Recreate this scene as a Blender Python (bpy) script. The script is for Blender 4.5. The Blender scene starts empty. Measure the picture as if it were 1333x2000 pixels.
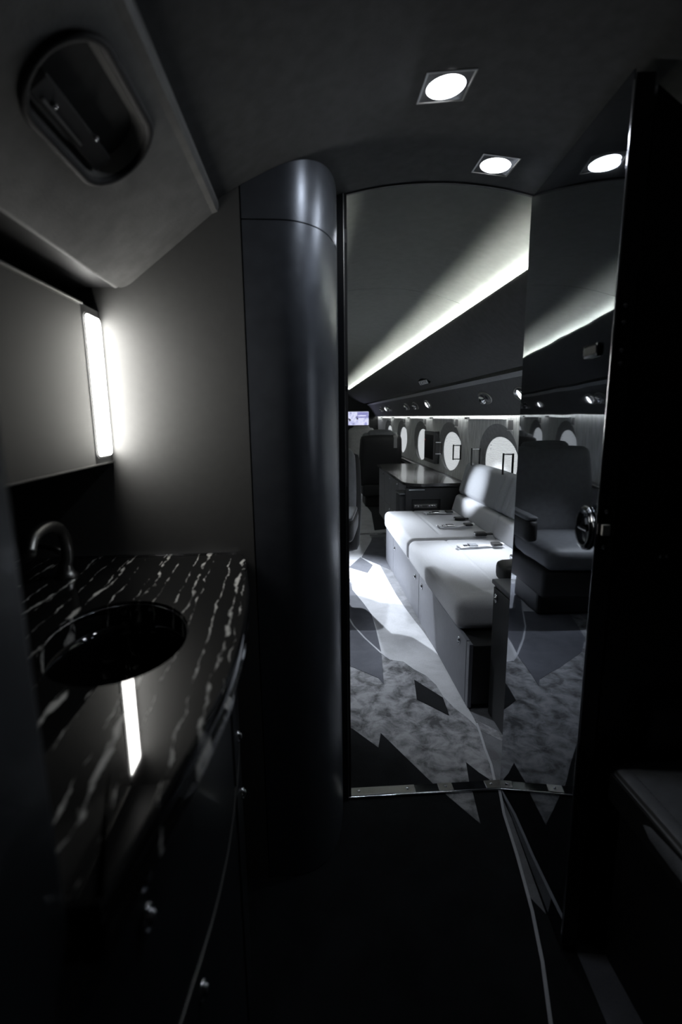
import bpy, bmesh, math, random
from math import pi, sin, cos, sqrt, radians as R
from mathutils import Vector, Matrix, Quaternion

S = bpy.context.scene
COL = S.collection
rnd = random.Random(7)

# ------------------------------------------------------------------ camera
ZC = 1.264
cam_d = bpy.data.cameras.new('camera'); cam = bpy.data.objects.new('camera', cam_d); COL.objects.link(cam)
cam.matrix_world = Matrix(((0.998, 0.022, -0.061, 0), (-0.064, 0.185, -0.981, 0), (-0.011, 0.983, 0.186, ZC), (0, 0, 0, 1)))
F = 982.6
def cam_axes():
    dy = Vector((-64.5, 185, -F)).normalized()
    dz = -Vector((56.5, -5200, -F)).normalized()
    dz = (dz - dz.dot(dy) * dy).normalized()
    dx = dy.cross(dz)
    m = Matrix((dx, dy, dz)).to_4x4(); m.translation = Vector((0, 0, ZC)); return m
cam.matrix_world = cam_axes()
cam_d.sensor_fit = 'VERTICAL'; cam_d.sensor_height = 36; cam_d.sensor_width = 24
cam_d.lens = F / 2000 * 36; cam_d.clip_start = 0.02
cam_d.dof.use_dof = True; cam_d.dof.focus_distance = 2.6; cam_d.dof.aperture_fstop = 2.8
S.camera = cam

# ------------------------------------------------------------------ world and exposure
W = bpy.data.worlds.new('dark_cabin'); S.world = W; W.use_nodes = True
W.node_tree.nodes['Background'].inputs[0].default_value = (0.5, 0.55, 0.6, 1)
W.node_tree.nodes['Background'].inputs[1].default_value = 0.0005
S.view_settings.view_transform = 'Standard'; S.view_settings.look = 'None'
S.view_settings.gamma = 1; S.view_settings.use_curve_mapping = False
S.view_settings.exposure = 0.0

# light levels, all in one place
P_DOWNLIGHT = 0.85     # each lavatory downlight
E_DISC = 14.0         # its visible disc
E_SCONCE = 23.0        # vanity light diffuser
E_COVE = 150.0          # cove strips over the overhead valances
E_WASH = 13.0          # wash strips behind the service panel edge
E_SHADE = 0.34        # glow put into the closed shades, standing in for daylight
COOL = (0.86, 0.92, 1.0)

def spot(name, loc, tgt, watts, angle, blend=0.5, rad=0.02, col=COOL):
    l = bpy.data.lights.new(name, 'SPOT'); l.energy = watts; l.spot_size = R(angle); l.spot_blend = blend
    l.shadow_soft_size = rad; l.color = col
    o = bpy.data.objects.new(name, l); COL.objects.link(o); o.location = loc
    o.rotation_euler = (Vector(tgt) - Vector(loc)).to_track_quat('-Z', 'Y').to_euler()
    return o

# lavatory downlights: flat round area lamps just under their discs
def disc_lamp(name, loc, watts, size):
    l = bpy.data.lights.new(name, 'AREA'); l.shape = 'DISK'; l.size = size; l.energy = watts; l.color = COOL
    o = bpy.data.objects.new(name, l); COL.objects.link(o); o.location = loc; return o
disc_lamp('downlight_lamp', (0.276, 1.075, 1.872), P_DOWNLIGHT, 0.070)
disc_lamp('downlight_lamp', (0.483, 1.371, 1.872), P_DOWNLIGHT, 0.070)
# reading lights of the cabin
spot('reading_beam', (1.225, 3.05, 1.380), (0.98, 2.80, 0.43), 75, 50, 1.0, 0.015)
spot('reading_beam', (1.225, 5.50, 1.380), (0.95, 5.0, 0.4), 50, 60, 0.9, 0.02)
spot('reading_beam', (1.225, 8.45, 1.380), (0.9, 8.6, 0.4), 30, 80, 0.9, 0.02)
spot('reading_beam', (-0.465, 4.47, 1.380), (1.27, 3.88, 0.72), 520, 15, 1.0, 0.02)
spot('reading_beam', (-0.465, 4.47, 1.370), (0.52, 3.75, 0), 260, 40, 1.0, 0.02)
spot('reading_beam', (-0.465, 3.10, 1.375), (0.46, 2.16, 0), 75, 33, 1.0, 0.03)
spot('reading_beam', (-0.465, 3.10, 1.380), (-0.02, 3.05, 0.48), 70, 60, 1.0, 0.02)
spot('reading_beam', (-0.465, 6.20, 1.380), (0.52, 3.35, 0), 1500, 30, 1.0, 0.02)

# ------------------------------------------------------------------ materials
def newmat(name):
    m = bpy.data.materials.new(name); m.use_nodes = True
    nt = m.node_tree; return m, nt, nt.nodes['Principled BSDF']
def N(nt, t, **kw):
    n = nt.nodes.new(t)
    for k, v in kw.items(): setattr(n, k, v)
    return n
def ramp(nt, src, stops):
    r = N(nt, 'ShaderNodeValToRGB'); cr = r.color_ramp
    while len(cr.elements) > 1: cr.elements.remove(cr.elements[-1])
    cr.elements[0].position = stops[0][0]; cr.elements[0].color = (*([stops[0][1]] * 3), 1) if not isinstance(stops[0][1], tuple) else (*stops[0][1], 1)
    for p, c in stops[1:]:
        e = cr.elements.new(p); e.color = (*([c] * 3), 1) if not isinstance(c, tuple) else (*c, 1)
    nt.links.new(src, r.inputs[0]); return r.outputs[0]
def mat(name, c, rough=0.5, metal=0.0, var=0.0, vs=8.0, bump=0.0, bs=200.0, coat=0.0, spec=0.5, stretch=(1, 1, 1), rv=0.0):
    if not isinstance(c, tuple): c = (c * 0.97, c * 0.99, c * 1.04)
    m, nt, b = newmat(name)
    b.inputs['Base Color'].default_value = (*c, 1); b.inputs['Roughness'].default_value = rough
    b.inputs['Metallic'].default_value = metal; b.inputs['Coat Weight'].default_value = coat
    b.inputs['Coat Roughness'].default_value = 0.04; b.inputs['Specular IOR Level'].default_value = spec
    tc = N(nt, 'ShaderNodeTexCoord'); mp = N(nt, 'ShaderNodeMapping'); mp.inputs['Scale'].default_value = stretch
    nt.links.new(tc.outputs['Object'], mp.inputs[0])
    no = N(nt, 'ShaderNodeTexNoise'); no.inputs['Scale'].default_value = vs; no.inputs['Detail'].default_value = 5
    nt.links.new(mp.outputs[0], no.inputs['Vector'])
    if var > 0:
        lo = tuple(x * (1 - var) for x in c); hi = tuple(min(1, x * (1 + var)) for x in c)
        nt.links.new(ramp(nt, no.outputs[0], [(0.32, lo), (0.68, hi)]), b.inputs['Base Color'])
    if rv > 0:
        nt.links.new(ramp(nt, no.outputs[0], [(0.3, max(0.0, rough - rv)), (0.7, rough + rv)]), b.inputs['Roughness'])
    if bump > 0:
        n2 = N(nt, 'ShaderNodeTexNoise'); n2.inputs['Scale'].default_value = bs; n2.inputs['Detail'].default_value = 3
        nt.links.new(mp.outputs[0], n2.inputs['Vector'])
        bp = N(nt, 'ShaderNodeBump'); bp.inputs['Strength'].default_value = bump; bp.inputs['Distance'].default_value = 0.002
        nt.links.new(n2.outputs[0], bp.inputs['Height']); nt.links.new(bp.outputs[0], b.inputs['Normal'])
    return m
def emat(name, c, e):
    m, nt, b = newmat(name)
    b.inputs['Base Color'].default_value = (0.8, 0.8, 0.8, 1); b.inputs['Emission Color'].default_value = (*c, 1)
    b.inputs['Emission Strength'].default_value = e; return m

M = {}
M['headliner'] = mat('headliner_fabric', (0.072, 0.074, 0.076), 0.75, var=0.12, vs=40, bump=0.25, bs=350, spec=0.25)
M['cabinliner'] = mat('cabin_headliner', (0.18, 0.186, 0.178), 0.8, var=0.06, vs=30, bump=0.15, bs=350, spec=0.2)
M['soffit'] = mat('soffit_leather', (0.18, 0.18, 0.176), 0.55, var=0.14, vs=26, bump=0.3, bs=260, spec=0.4)
M['wallpanel'] = mat('wall_laminate', (0.12, 0.12, 0.117), 0.55, var=0.03, vs=60, bump=0.05, bs=300, spec=0.35)
M['column'] = mat('column_paint', (0.14, 0.153, 0.178), 0.35, metal=0.6, var=0.05, vs=30, bump=0.06, bs=500, rv=0.03)
M['black'] = mat('black_panel', (0.006, 0.006, 0.007), 0.5, var=0.1, vs=20)
M['blacklac'] = mat('black_lacquer', (0.010, 0.011, 0.013), 0.22, var=0.1, vs=10, coat=0.4)
M['cabinet'] = mat('cabinet_lacquer', (0.020, 0.023, 0.028), 0.32, var=0.1, vs=10, coat=0.25)
M['chrome'] = mat('chrome', (0.72, 0.73, 0.76), 0.12, metal=1.0, var=0.04, vs=40)
M['darkchrome'] = mat('dark_chrome', (0.10, 0.105, 0.115), 0.10, metal=1.0, var=0.08, vs=40)
M['brushed'] = mat('brushed_metal', (0.34, 0.34, 0.33), 0.32, metal=1.0, var=0.1, vs=60, stretch=(1, 12, 12), bump=0.05)
M['valance'] = mat('valance_fabric', (0.050, 0.051, 0.053), 0.7, var=0.15, vs=30, bump=0.2, bs=300, spec=0.3)
M['service'] = mat('service_panel', (0.075, 0.077, 0.082), 0.6, var=0.12, vs=30, bump=0.12, bs=300, spec=0.35)
M['sidewall'] = mat('sidewall_fabric', (0.60, 0.61, 0.61), 0.8, var=0.28, vs=14, bump=0.3, bs=240, stretch=(1, 3.2, 0.5), spec=0.2)
M['dado'] = mat('lower_sidewall', (0.12, 0.12, 0.125), 0.8, var=0.1, vs=30)
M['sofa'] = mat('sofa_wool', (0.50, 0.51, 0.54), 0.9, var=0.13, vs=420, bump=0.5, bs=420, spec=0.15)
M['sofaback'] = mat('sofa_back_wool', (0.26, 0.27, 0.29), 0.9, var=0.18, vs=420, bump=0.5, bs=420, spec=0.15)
M['sofabase'] = mat('sofa_base_panel', (0.125, 0.13, 0.15), 0.5, var=0.05, vs=30, bump=0.05)
M['seatleather'] = mat('seat_leather', (0.13, 0.135, 0.145), 0.55, var=0.1, vs=30, bump=0.2, bs=200)
M['blackseat'] = mat('black_seat_leather', (0.010, 0.010, 0.011), 0.6, var=0.1, vs=30, bump=0.1)  # near black: the unlit look of the seat backs is put into the colour
M['greyseat'] = mat('grey_seat_leather', (0.24, 0.24, 0.245), 0.6, var=0.1, vs=30, bump=0.2)
M['woodtop'] = mat('dark_wood_top', (0.035, 0.034, 0.033), 0.26, var=0.35, vs=9, stretch=(6, 0.6, 1), coat=0.35)
M['credenza'] = mat('credenza_panel', (0.15, 0.153, 0.165), 0.4, var=0.06, vs=20)
M['darkleather'] = mat('dark_leather', (0.022, 0.023, 0.025), 0.5, var=0.1, vs=30, bump=0.25, bs=300)
M['benchleather'] = mat('bench_leather', (0.13, 0.14, 0.16), 0.5, var=0.12, vs=40, bump=0.4, bs=420)
M['strap'] = mat('belt_webbing', (0.62, 0.63, 0.66), 0.7, var=0.1, vs=200, bump=0.4, bs=500)
M['bowlmetal'] = mat('bowl_metal', (0.30, 0.30, 0.29), 0.36, metal=0.45, var=0.06, vs=30)
M['trimgrey'] = mat('grey_trim', (0.24, 0.245, 0.26), 0.45, var=0.06, vs=30)
M['reveal'] = mat('window_reveal_fabric', (0.24, 0.245, 0.25), 0.8, var=0.15, vs=30)  # darker than the side wall, standing in for shadow in the window recess
M['shadehead'] = mat('pale_header', (0.5, 0.5, 0.5), 0.5, var=0.05, vs=30)
M['rubber'] = mat('rubber', (0.012, 0.012, 0.013), 0.7, var=0.1)
M['whiteplastic'] = mat('white_plastic', (0.75, 0.73, 0.68), 0.35, var=0.03)
M['frost'] = mat('light_plate_acrylic', (0.12, 0.12, 0.125), 0.12, var=0.05, coat=0.6)
M['porcelain'] = mat('black_basin', (0.004, 0.004, 0.004), 0.04, var=0.1, spec=0.55)
M['disc'] = emat('lamp_disc', (0.93, 0.95, 1.0), E_DISC)
M['diffuser'] = emat('vanity_diffuser', (1.0, 0.985, 0.95), E_SCONCE)
M['cove'] = emat('cove_strip', (0.96, 1.0, 0.93), E_COVE)
M['wash'] = emat('wash_strip', (0.93, 0.97, 0.95), E_WASH)
M['lens'] = emat('reading_lens', (0.93, 0.96, 1.0), 9.0)
M['red'] = emat('red_indicator', (1.0, 0.06, 0.04), 2.0)

# mirrors
m, nt, b = newmat('vanity_mirror'); M['mirror'] = m
b.inputs['Metallic'].default_value = 1; b.inputs['Base Color'].default_value = (0.66, 0.66, 0.65, 1); b.inputs['Roughness'].default_value = 0.13
m, nt, b = newmat('polished_door'); M['door'] = m
b.inputs['Metallic'].default_value = 1; b.inputs['Base Color'].default_value = (0.25, 0.265, 0.29, 1); b.inputs['Roughness'].default_value = 0.025
tc = N(nt, 'ShaderNodeTexCoord'); no = N(nt, 'ShaderNodeTexNoise'); no.inputs['Scale'].default_value = 5.0; no.inputs['Detail'].default_value = 1
bp = N(nt, 'ShaderNodeBump'); bp.inputs['Strength'].default_value = 0.10; bp.inputs['Distance'].default_value = 0.004
nt.links.new(tc.outputs['Object'], no.inputs['Vector']); nt.links.new(no.outputs[0], bp.inputs['Height']); nt.links.new(bp.outputs[0], b.inputs['Normal'])

# window shade
m, nt, b = newmat('pleated_shade'); M['shade'] = m
b.inputs['Base Color'].default_value = (0.72, 0.73, 0.74, 1); b.inputs['Roughness'].default_value = 0.8
b.inputs['Emission Color'].default_value = (0.93, 0.97, 1.0, 1); b.inputs['Emission Strength'].default_value = E_SHADE

# carpets
def carpet(name, c, mott=0.0, scale=9.0, fine=0.15):
    m, nt, b = newmat(name)
    b.inputs['Roughness'].default_value = 0.95; b.inputs['Specular IOR Level'].default_value = 0.1
    b.inputs['Sheen Weight'].default_value = 0.05
    tc = N(nt, 'ShaderNodeTexCoord')
    n1 = N(nt, 'ShaderNodeTexNoise'); n1.inputs['Scale'].default_value = scale; n1.inputs['Detail'].default_value = 6; n1.inputs['Roughness'].default_value = 0.65; n1.inputs['Distortion'].default_value = 0.4
    n2 = N(nt, 'ShaderNodeTexNoise'); n2.inputs['Scale'].default_value = 350; n2.inputs['Detail'].default_value = 2
    nt.links.new(tc.outputs['Object'], n1.inputs['Vector']); nt.links.new(tc.outputs['Object'], n2.inputs['Vector'])
    lo = tuple(x * (1 - mott) for x in c); hi = tuple(min(1, x * (1 + mott)) for x in c)
    base = ramp(nt, n1.outputs[0], [(0.36, lo), (0.60, hi)])
    fz = ramp(nt, n2.outputs[0], [(0.3, 1 - fine), (0.7, 1.0)])
    mx = N(nt, 'ShaderNodeMix', data_type='RGBA', blend_type='MULTIPLY'); mx.inputs[0].default_value = 1
    nt.links.new(base, mx.inputs[6]); nt.links.new(fz, mx.inputs[7]); nt.links.new(mx.outputs[2], b.inputs['Base Color'])
    bp = N(nt, 'ShaderNodeBump'); bp.inputs['Strength'].default_value = 0.5; bp.inputs['Distance'].default_value = 0.002
    nt.links.new(n2.outputs[0], bp.inputs['Height']); nt.links.new(bp.outputs[0], b.inputs['Normal'])
    return m
M['c_mottled'] = carpet('carpet_mottled', (0.22, 0.225, 0.24), 0.62, 13)
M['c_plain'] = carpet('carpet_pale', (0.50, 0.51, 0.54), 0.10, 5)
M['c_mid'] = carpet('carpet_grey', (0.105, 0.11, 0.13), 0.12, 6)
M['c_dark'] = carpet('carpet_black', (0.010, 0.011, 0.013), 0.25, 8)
M['c_edge'] = carpet('carpet_margin', (0.16, 0.165, 0.18), 0.2, 8)
M['c_line'] = carpet('carpet_line', (0.45, 0.46, 0.5), 0.05, 8)

# marble
m, nt, b = newmat('veined_marble'); M['marble'] = m
b.inputs['Roughness'].default_value = 0.035
b.inputs['Specular IOR Level'].default_value = 0.6
tc = N(nt, 'ShaderNodeTexCoord')
def veins(scale, rot, dist, lo, hi, brk, seed, bt):
    mp = N(nt, 'ShaderNodeMapping'); mp.inputs['Rotation'].default_value = (0, 0, R(rot)); mp.inputs['Location'].default_value = (seed, seed * 0.7, 0)
    nt.links.new(tc.outputs['Object'], mp.inputs[0])
    wv = N(nt, 'ShaderNodeTexWave', wave_type='BANDS', bands_direction='X', wave_profile='TRI')
    wv.inputs['Scale'].default_value = scale; wv.inputs['Distortion'].default_value = dist
    wv.inputs['Detail'].default_value = 4; wv.inputs['Detail Scale'].default_value = 1.1; wv.inputs['Detail Roughness'].default_value = 0.62
    nt.links.new(mp.outputs[0], wv.inputs['Vector'])
    mp2 = N(nt, 'ShaderNodeMapping'); mp2.inputs['Scale'].default_value = (3.0, 1, 1); nt.links.new(mp.outputs[0], mp2.inputs[0])
    nn = N(nt, 'ShaderNodeTexNoise'); nn.inputs['Scale'].default_value = brk; nn.inputs['Detail'].default_value = 3
    nt.links.new(mp2.outputs[0], nn.inputs['Vector'])
    sub = N(nt, 'ShaderNodeMath', operation='MULTIPLY_ADD'); nt.links.new(nn.outputs[0], sub.inputs[0]); sub.inputs[1].default_value = bt; nt.links.new(wv.outputs['Fac'], sub.inputs[2])
    mr = N(nt, 'ShaderNodeMapRange'); nt.links.new(sub.outputs[0], mr.inputs[0]); mr.inputs[1].default_value = lo; mr.inputs[2].default_value = hi; mr.clamp = True
    return mr.outputs[0]
v1 = veins(3.6, -3, 2.4, 1.240, 1.325, 20, 1.7, 0.60)
v2 = veins(8.0, -4, 2.4, 1.205, 1.30, 26, 4.1, 0.50)
ad = N(nt, 'ShaderNodeMath', operation='MAXIMUM'); nt.links.new(v1, ad.inputs[0]); nt.links.new(v2, ad.inputs[1])
mx = N(nt, 'ShaderNodeMix', data_type='RGBA'); nt.links.new(ad.outputs[0], mx.inputs[0])
mx.inputs[6].default_value = (0.012, 0.012, 0.012, 1); mx.inputs[7].default_value = (0.74, 0.73, 0.69, 1)
nt.links.new(mx.outputs[2], b.inputs['Base Color'])

# map screen: flat printed picture on a lit display
m, nt, b = newmat('map_display'); M['map'] = m
tc = N(nt, 'ShaderNodeTexCoord')
no = N(nt, 'ShaderNodeTexNoise'); no.inputs['Scale'].default_value = 9; no.inputs['Detail'].default_value = 4
nt.links.new(tc.outputs['Object'], no.inputs['Vector'])
land = ramp(nt, no.outputs[0], [(0.36, (0.12, 0.13, 0.25)), (0.40, (0.50, 0.52, 0.80)), (0.55, (0.78, 0.80, 1.0)), (0.7, (0.35, 0.36, 0.7))])
nt.links.new(land, b.inputs['Emission Color']); b.inputs['Emission Strength'].default_value = 1.0
b.inputs['Base Color'].default_value = (0.02, 0.02, 0.03, 1)

# ------------------------------------------------------------------ mesh helpers
ORG = {}
def meta(o, label=None, cat=None, group=None, kind=None):
    if label: o['label'] = label
    if cat: o['category'] = cat
    if group: o['group'] = group
    if kind: o['kind'] = kind
    return o
def root(name, loc, label, cat, group=None, kind=None):
    o = bpy.data.objects.new(name, None); COL.objects.link(o); o.location = loc; o.empty_display_size = 0.05
    ORG[o.name] = Vector(loc); return meta(o, label, cat, group, kind)
def link(name, bm, m, parent=None, smooth=False, angle=None, label=None):
    org = ORG[parent.name] if parent else Vector((0, 0, 0))
    if parent: bm.transform(Matrix.Translation(-org))
    bmesh.ops.recalc_face_normals(bm, faces=bm.faces[:])
    me = bpy.data.meshes.new(name); bm.to_mesh(me); bm.free()
    me.materials.append(M[m] if isinstance(m, str) else m)
    if smooth:
        for p in me.polygons: p.use_smooth = True
        if angle:
            try: me.set_sharp_from_angle(angle=R(angle))
            except Exception: pass
    o = bpy.data.objects.new(name, me); COL.objects.link(o)
    if parent: o.parent = parent
    ORG[o.name] = org
    if label: o['label'] = label
    return o
def flat_where(o, test):
    for p in o.data.polygons:
        if test(p.normal): p.use_smooth = False
    return o
def anchor(o, loc):
    """give a one-mesh thing its origin at its own place"""
    l = Vector(loc); o.data.transform(Matrix.Translation(-l)); o.location = l; ORG[o.name] = l; return o
def struct(name, bm, m, **kw):
    o = link(name, bm, m, **kw)
    if o.parent is None: o['kind'] = 'structure'
    return o
def box(bm, x0, x1, y0, y1, z0, z1, bev=0.0, seg=2, mtx=None):
    r = bmesh.ops.create_cube(bm, size=1.0)
    vs = r['verts']
    bmesh.ops.scale(bm, vec=(x1 - x0, y1 - y0, z1 - z0), verts=vs)
    bmesh.ops.translate(bm, vec=((x0 + x1) / 2, (y0 + y1) / 2, (z0 + z1) / 2), verts=vs)
    if bev > 0:
        es = list({e for v in vs for e in v.link_edges})
        r2 = bmesh.ops.bevel(bm, geom=es, offset=bev, segments=seg, affect='EDGES', profile=0.5)
        vs = list({v for f in r2['faces'] for v in f.verts} | {v for v in vs if v.is_valid})
    if mtx: bmesh.ops.transform(bm, matrix=mtx, verts=[v for v in vs if v.is_valid])
    return bm
def B(*a, **k): return box(bmesh.new(), *a, **k)
def cyl(bm, p0, p1, r0, r1=None, n=20, cap=True):
    p0, p1 = Vector(p0), Vector(p1); r1 = r0 if r1 is None else r1
    d = p1 - p0; q = d.to_track_quat('Z', 'Y').to_matrix().to_4x4()
    bmesh.ops.create_cone(bm, cap_ends=cap, segments=n, radius1=r0, radius2=r1, depth=d.length, matrix=Matrix.Translation((p0 + p1) / 2) @ q)
    return bm
def tube(bm, pts, r, n=12, closed=False):
    pts = [Vector(p) for p in pts]; rings = []; L = len(pts)
    up = None
    for i, p in enumerate(pts):
        a = pts[(i - 1) % L] if (closed or i > 0) else p; c = pts[(i + 1) % L] if (closed or i < L - 1) else p
        t = (c - a).normalized()
        if up is None: up = t.orthogonal().normalized()
        up = (up - up.dot(t) * t).normalized(); s = t.cross(up)
        rr = r[i] if isinstance(r, (list, tuple)) else r
        rings.append([bm.verts.new(p + rr * (cos(2 * pi * k / n) * up + sin(2 * pi * k / n) * s)) for k in range(n)])
    for i in range(L if closed else L - 1):
        A, Bq = rings[i], rings[(i + 1) % L]
        for k in range(n): bm.faces.new((A[k], A[(k + 1) % n], Bq[(k + 1) % n], Bq[k]))
    if not closed:
        bm.faces.new(rings[0][::-1]); bm.faces.new(rings[-1])
    return bm
def lathe(bm, prof, n=32, mtx=None):
    """prof: list of (r, z)"""
    rings = []
    for r, z in prof:
        if r < 1e-6: rings.append([bm.verts.new((0, 0, z))])
        else: rings.append([bm.verts.new((r * cos(2 * pi * k / n), r * sin(2 * pi * k / n), z)) for k in range(n)])
    for A, Bq in zip(rings, rings[1:]):
        for k in range(n):
            a = A[k % len(A)], A[(k + 1) % len(A)], Bq[(k + 1) % len(Bq)], Bq[k % len(Bq)]
            f = list(dict.fromkeys(a))
            if len(f) > 2: bm.faces.new(f)
    if mtx: bmesh.ops.transform(bm, matrix=mtx, verts=[v for rr in rings for v in rr])
    return bm
def prism(bm, prof, a0, a1, axis='Y', cap=True, closed=True, steps=1):
    """prof: list of 2D points; axis Y -> (x,z), Z -> (x,y), X -> (y,z)"""
    def P(u, v, a):
        return (u, a, v) if axis == 'Y' else ((u, v, a) if axis == 'Z' else (a, u, v))
    rows = [[bm.verts.new(P(u, v, a0 + (a1 - a0) * s / steps)) for u, v in prof] for s in range(steps + 1)]
    n = len(prof)
    for A, Bq in zip(rows, rows[1:]):
        for i in range(n if closed else n - 1):
            j = (i + 1) % n; bm.faces.new((A[i], A[j], Bq[j], Bq[i]))
    if cap and closed: bm.faces.new(rows[0][::-1]); bm.faces.new(rows[-1])
    return bm
def softbox(size, r, n=14, groove=None, puff=0.0, mtx=None, bm=None):
    """rounded, puffed cushion: size centred on the origin, groove(p) -> depth pushed inwards"""
    bm = bm or bmesh.new()
    hx, hy, hz = [s / 2 for s in size]; tmp = bmesh.new()
    nx, ny, nz = n if isinstance(n, tuple) else (n, n, n)
    def grid(o, u, v, nu, nv):
        vs = [[tmp.verts.new(o + u * i / nu + v * j / nv) for j in range(nv + 1)] for i in range(nu + 1)]
        for i in range(nu):
            for j in range(nv): tmp.faces.new((vs[i][j], vs[i + 1][j], vs[i + 1][j + 1], vs[i][j + 1]))
    X, Y, Z = Vector((2 * hx, 0, 0)), Vector((0, 2 * hy, 0)), Vector((0, 0, 2 * hz)); O = Vector((-hx, -hy, -hz))
    grid(O, X, Y, nx, ny); grid(O + Z, X, Y, nx, ny); grid(O, X, Z, nx, nz); grid(O + Y, X, Z, nx, nz); grid(O, Y, Z, ny, nz); grid(O + X, Y, Z, ny, nz)
    bmesh.ops.remove_doubles(tmp, verts=tmp.verts[:], dist=1e-5)
    rr = min(r, hx, hy, hz)
    for v in tmp.verts:
        p = v.co.copy(); q = Vector((max(-hx + rr, min(hx - rr, p.x)), max(-hy + rr, min(hy - rr, p.y)), max(-hz + rr, min(hz - rr, p.z))))
        d = p - q; d = d.normalized() if d.length > 1e-9 else Vector((0, 0, 1))
        pn = q + rr * d
        w = (1 - (p.x / hx) ** 2 if abs(d.x) < 0.9 else 1) * (1 - (p.y / hy) ** 2 if abs(d.y) < 0.9 else 1) * (1 - (p.z / hz) ** 2 if abs(d.z) < 0.9 else 1)
        pn += d * puff * max(0, w)
        if groove: pn -= d * groove(pn)
        v.co = pn
    if mtx: bmesh.ops.transform(tmp, matrix=mtx, verts=tmp.verts[:])
    me = bpy.data.meshes.new('tmp'); tmp.to_mesh(me); tmp.free(); bm.from_mesh(me); bpy.data.meshes.remove(me)
    return bm
def gline(a, b, depth=0.006, w=0.006):
    """a 2D crease from a to b on axes (i,j)"""
    ax, ay = a; bx_, by = b; L2 = (bx_ - ax) ** 2 + (by - ay) ** 2
    def f(u, v):
        t = max(0, min(1, ((u - ax) * (bx_ - ax) + (v - ay) * (by - ay)) / L2))
        d2 = (u - ax - t * (bx_ - ax)) ** 2 + (v - ay - t * (by - ay)) ** 2
        return depth * math.exp(-d2 / (w * w))
    return f
def text(s, size, m, parent, mtx, name='lettering', ext=0.0006):
    c = bpy.data.curves.new(name, 'FONT'); c.body = s; c.size = size; c.extrude = ext; c.align_x = 'CENTER'; c.align_y = 'CENTER'
    t = bpy.data.objects.new(name, c); COL.objects.link(t)
    dg = bpy.context.evaluated_depsgraph_get(); me = bpy.data.meshes.new_from_object(t.evaluated_get(dg)); bpy.data.objects.remove(t)
    me.transform(mtx); me.materials.clear(); me.materials.append(M[m])
    o = bpy.data.objects.new(name, me); COL.objects.link(o); o.parent = parent
    me.transform(Matrix.Translation(-ORG[parent.name])); ORG[o.name] = ORG[parent.name]
    return o
def frame(loc, zdir, xdir):
    z = Vector(zdir).normalized(); x = Vector(xdir); x = (x - x.dot(z) * z).normalized(); y = z.cross(x)
    m = Matrix((x, y, z)).transposed().to_4x4(); m.translation = Vector(loc); return m

CX = 0.38
def cz(x): return 0.785 + sqrt(max(0.0, 1.21 - (x - CX) ** 2))
def circ(z, side=1): return CX + side * sqrt(1.21 - (z - 0.785) ** 2)
Y_DOOR = 1.487; Y_END = 10.4; Y_BACK = -0.6

# ------------------------------------------------------------------ floor and carpets
bm = bmesh.new()
for (x0, x1, y0, y1) in ((-0.75, 1.55, Y_DOOR, Y_END + 0.1),):
    box(bm, x0, x1, y0, y1, -0.03, 0.0)
floor = struct('floor', bm, 'c_mottled'); floor['label'] = 'mottled grey cabin carpet'
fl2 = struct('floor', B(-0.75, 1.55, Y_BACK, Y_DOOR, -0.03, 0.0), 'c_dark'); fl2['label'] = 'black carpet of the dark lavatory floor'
def inlay(pts, m, z, parent, label=None, name='carpet_inlay'):
    bm = bmesh.new()
    vs = [bm.verts.new((x, y, z)) for x, y in pts]; lo = [bm.verts.new((x, y, z - 0.0012)) for x, y in pts]
    f = bm.faces.new(vs); n = len(pts)
    for i in range(n): bm.faces.new((vs[i], lo[i], lo[(i + 1) % n], vs[(i + 1) % n]))
    bmesh.ops.triangulate(bm, faces=[f])
    bmesh.ops.recalc_face_normals(bm, faces=bm.faces[:])
    for f in bm.faces:
        if abs(f.normal.z) > 0.9 and f.normal.z < 0: f.normal_flip()
    return link(name, bm, m, parent, label=label)
def ribbon(pts, w):
    L = []; Rr = []
    for i, p in enumerate(pts):
        a = Vector(pts[max(0, i - 1)]); c = Vector(pts[min(len(pts) - 1, i + 1)]); t = (c - a).normalized(); nn = Vector((-t.y, t.x)) * w / 2
        L.append((p[0] + nn.x, p[1] + nn.y)); Rr.append((p[0] - nn.x, p[1] - nn.y))
    return L + Rr[::-1]
EDGE = [(.627, 4.614), (.592, 4.207), (.596, 3.962), (.6, 3.705), (.606, 3.428), (.622, 3.158), (.64, 2.949), (.658, 2.785), (.668, 2.598), (.674, 2.35), (.672, 2.036), (.675, 1.872), (.666, 1.789), (.652, 1.695), (.644, 1.608), (.627, 1.529), (.626, 1.49)]
PB = [(.41, 2.439), (.471, 2.416), (.51, 2.331), (.554, 2.266), (.582, 2.176), (.59, 2.068), (.614, 1.979), (.65, 1.896), (.672, 1.822)]
MIDL = [(.30, 3.556), (.354, 3.268), (.383, 3.073), (.381, 2.832), (.37, 2.53)]
e0 = [p for p in EDGE if p[1] > 1.85]
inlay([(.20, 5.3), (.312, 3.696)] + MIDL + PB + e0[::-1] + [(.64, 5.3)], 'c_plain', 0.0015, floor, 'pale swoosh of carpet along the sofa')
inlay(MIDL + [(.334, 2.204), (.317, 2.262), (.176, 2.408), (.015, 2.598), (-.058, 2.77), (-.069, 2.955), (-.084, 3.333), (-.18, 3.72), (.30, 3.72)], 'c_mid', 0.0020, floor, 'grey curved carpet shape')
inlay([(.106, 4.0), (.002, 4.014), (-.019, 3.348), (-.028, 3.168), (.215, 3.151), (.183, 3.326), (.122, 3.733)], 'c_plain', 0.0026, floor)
inlay(ribbon([(.106, 4.0), (.126, 3.85), (.134, 3.65), (.183, 3.326), (.211, 3.172), (.25, 2.90), (.30, 2.72), (.366, 2.53), (.41, 2.439)], 0.010), 'c_line', 0.0032, floor, 'thin pale line in the carpet')
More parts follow.
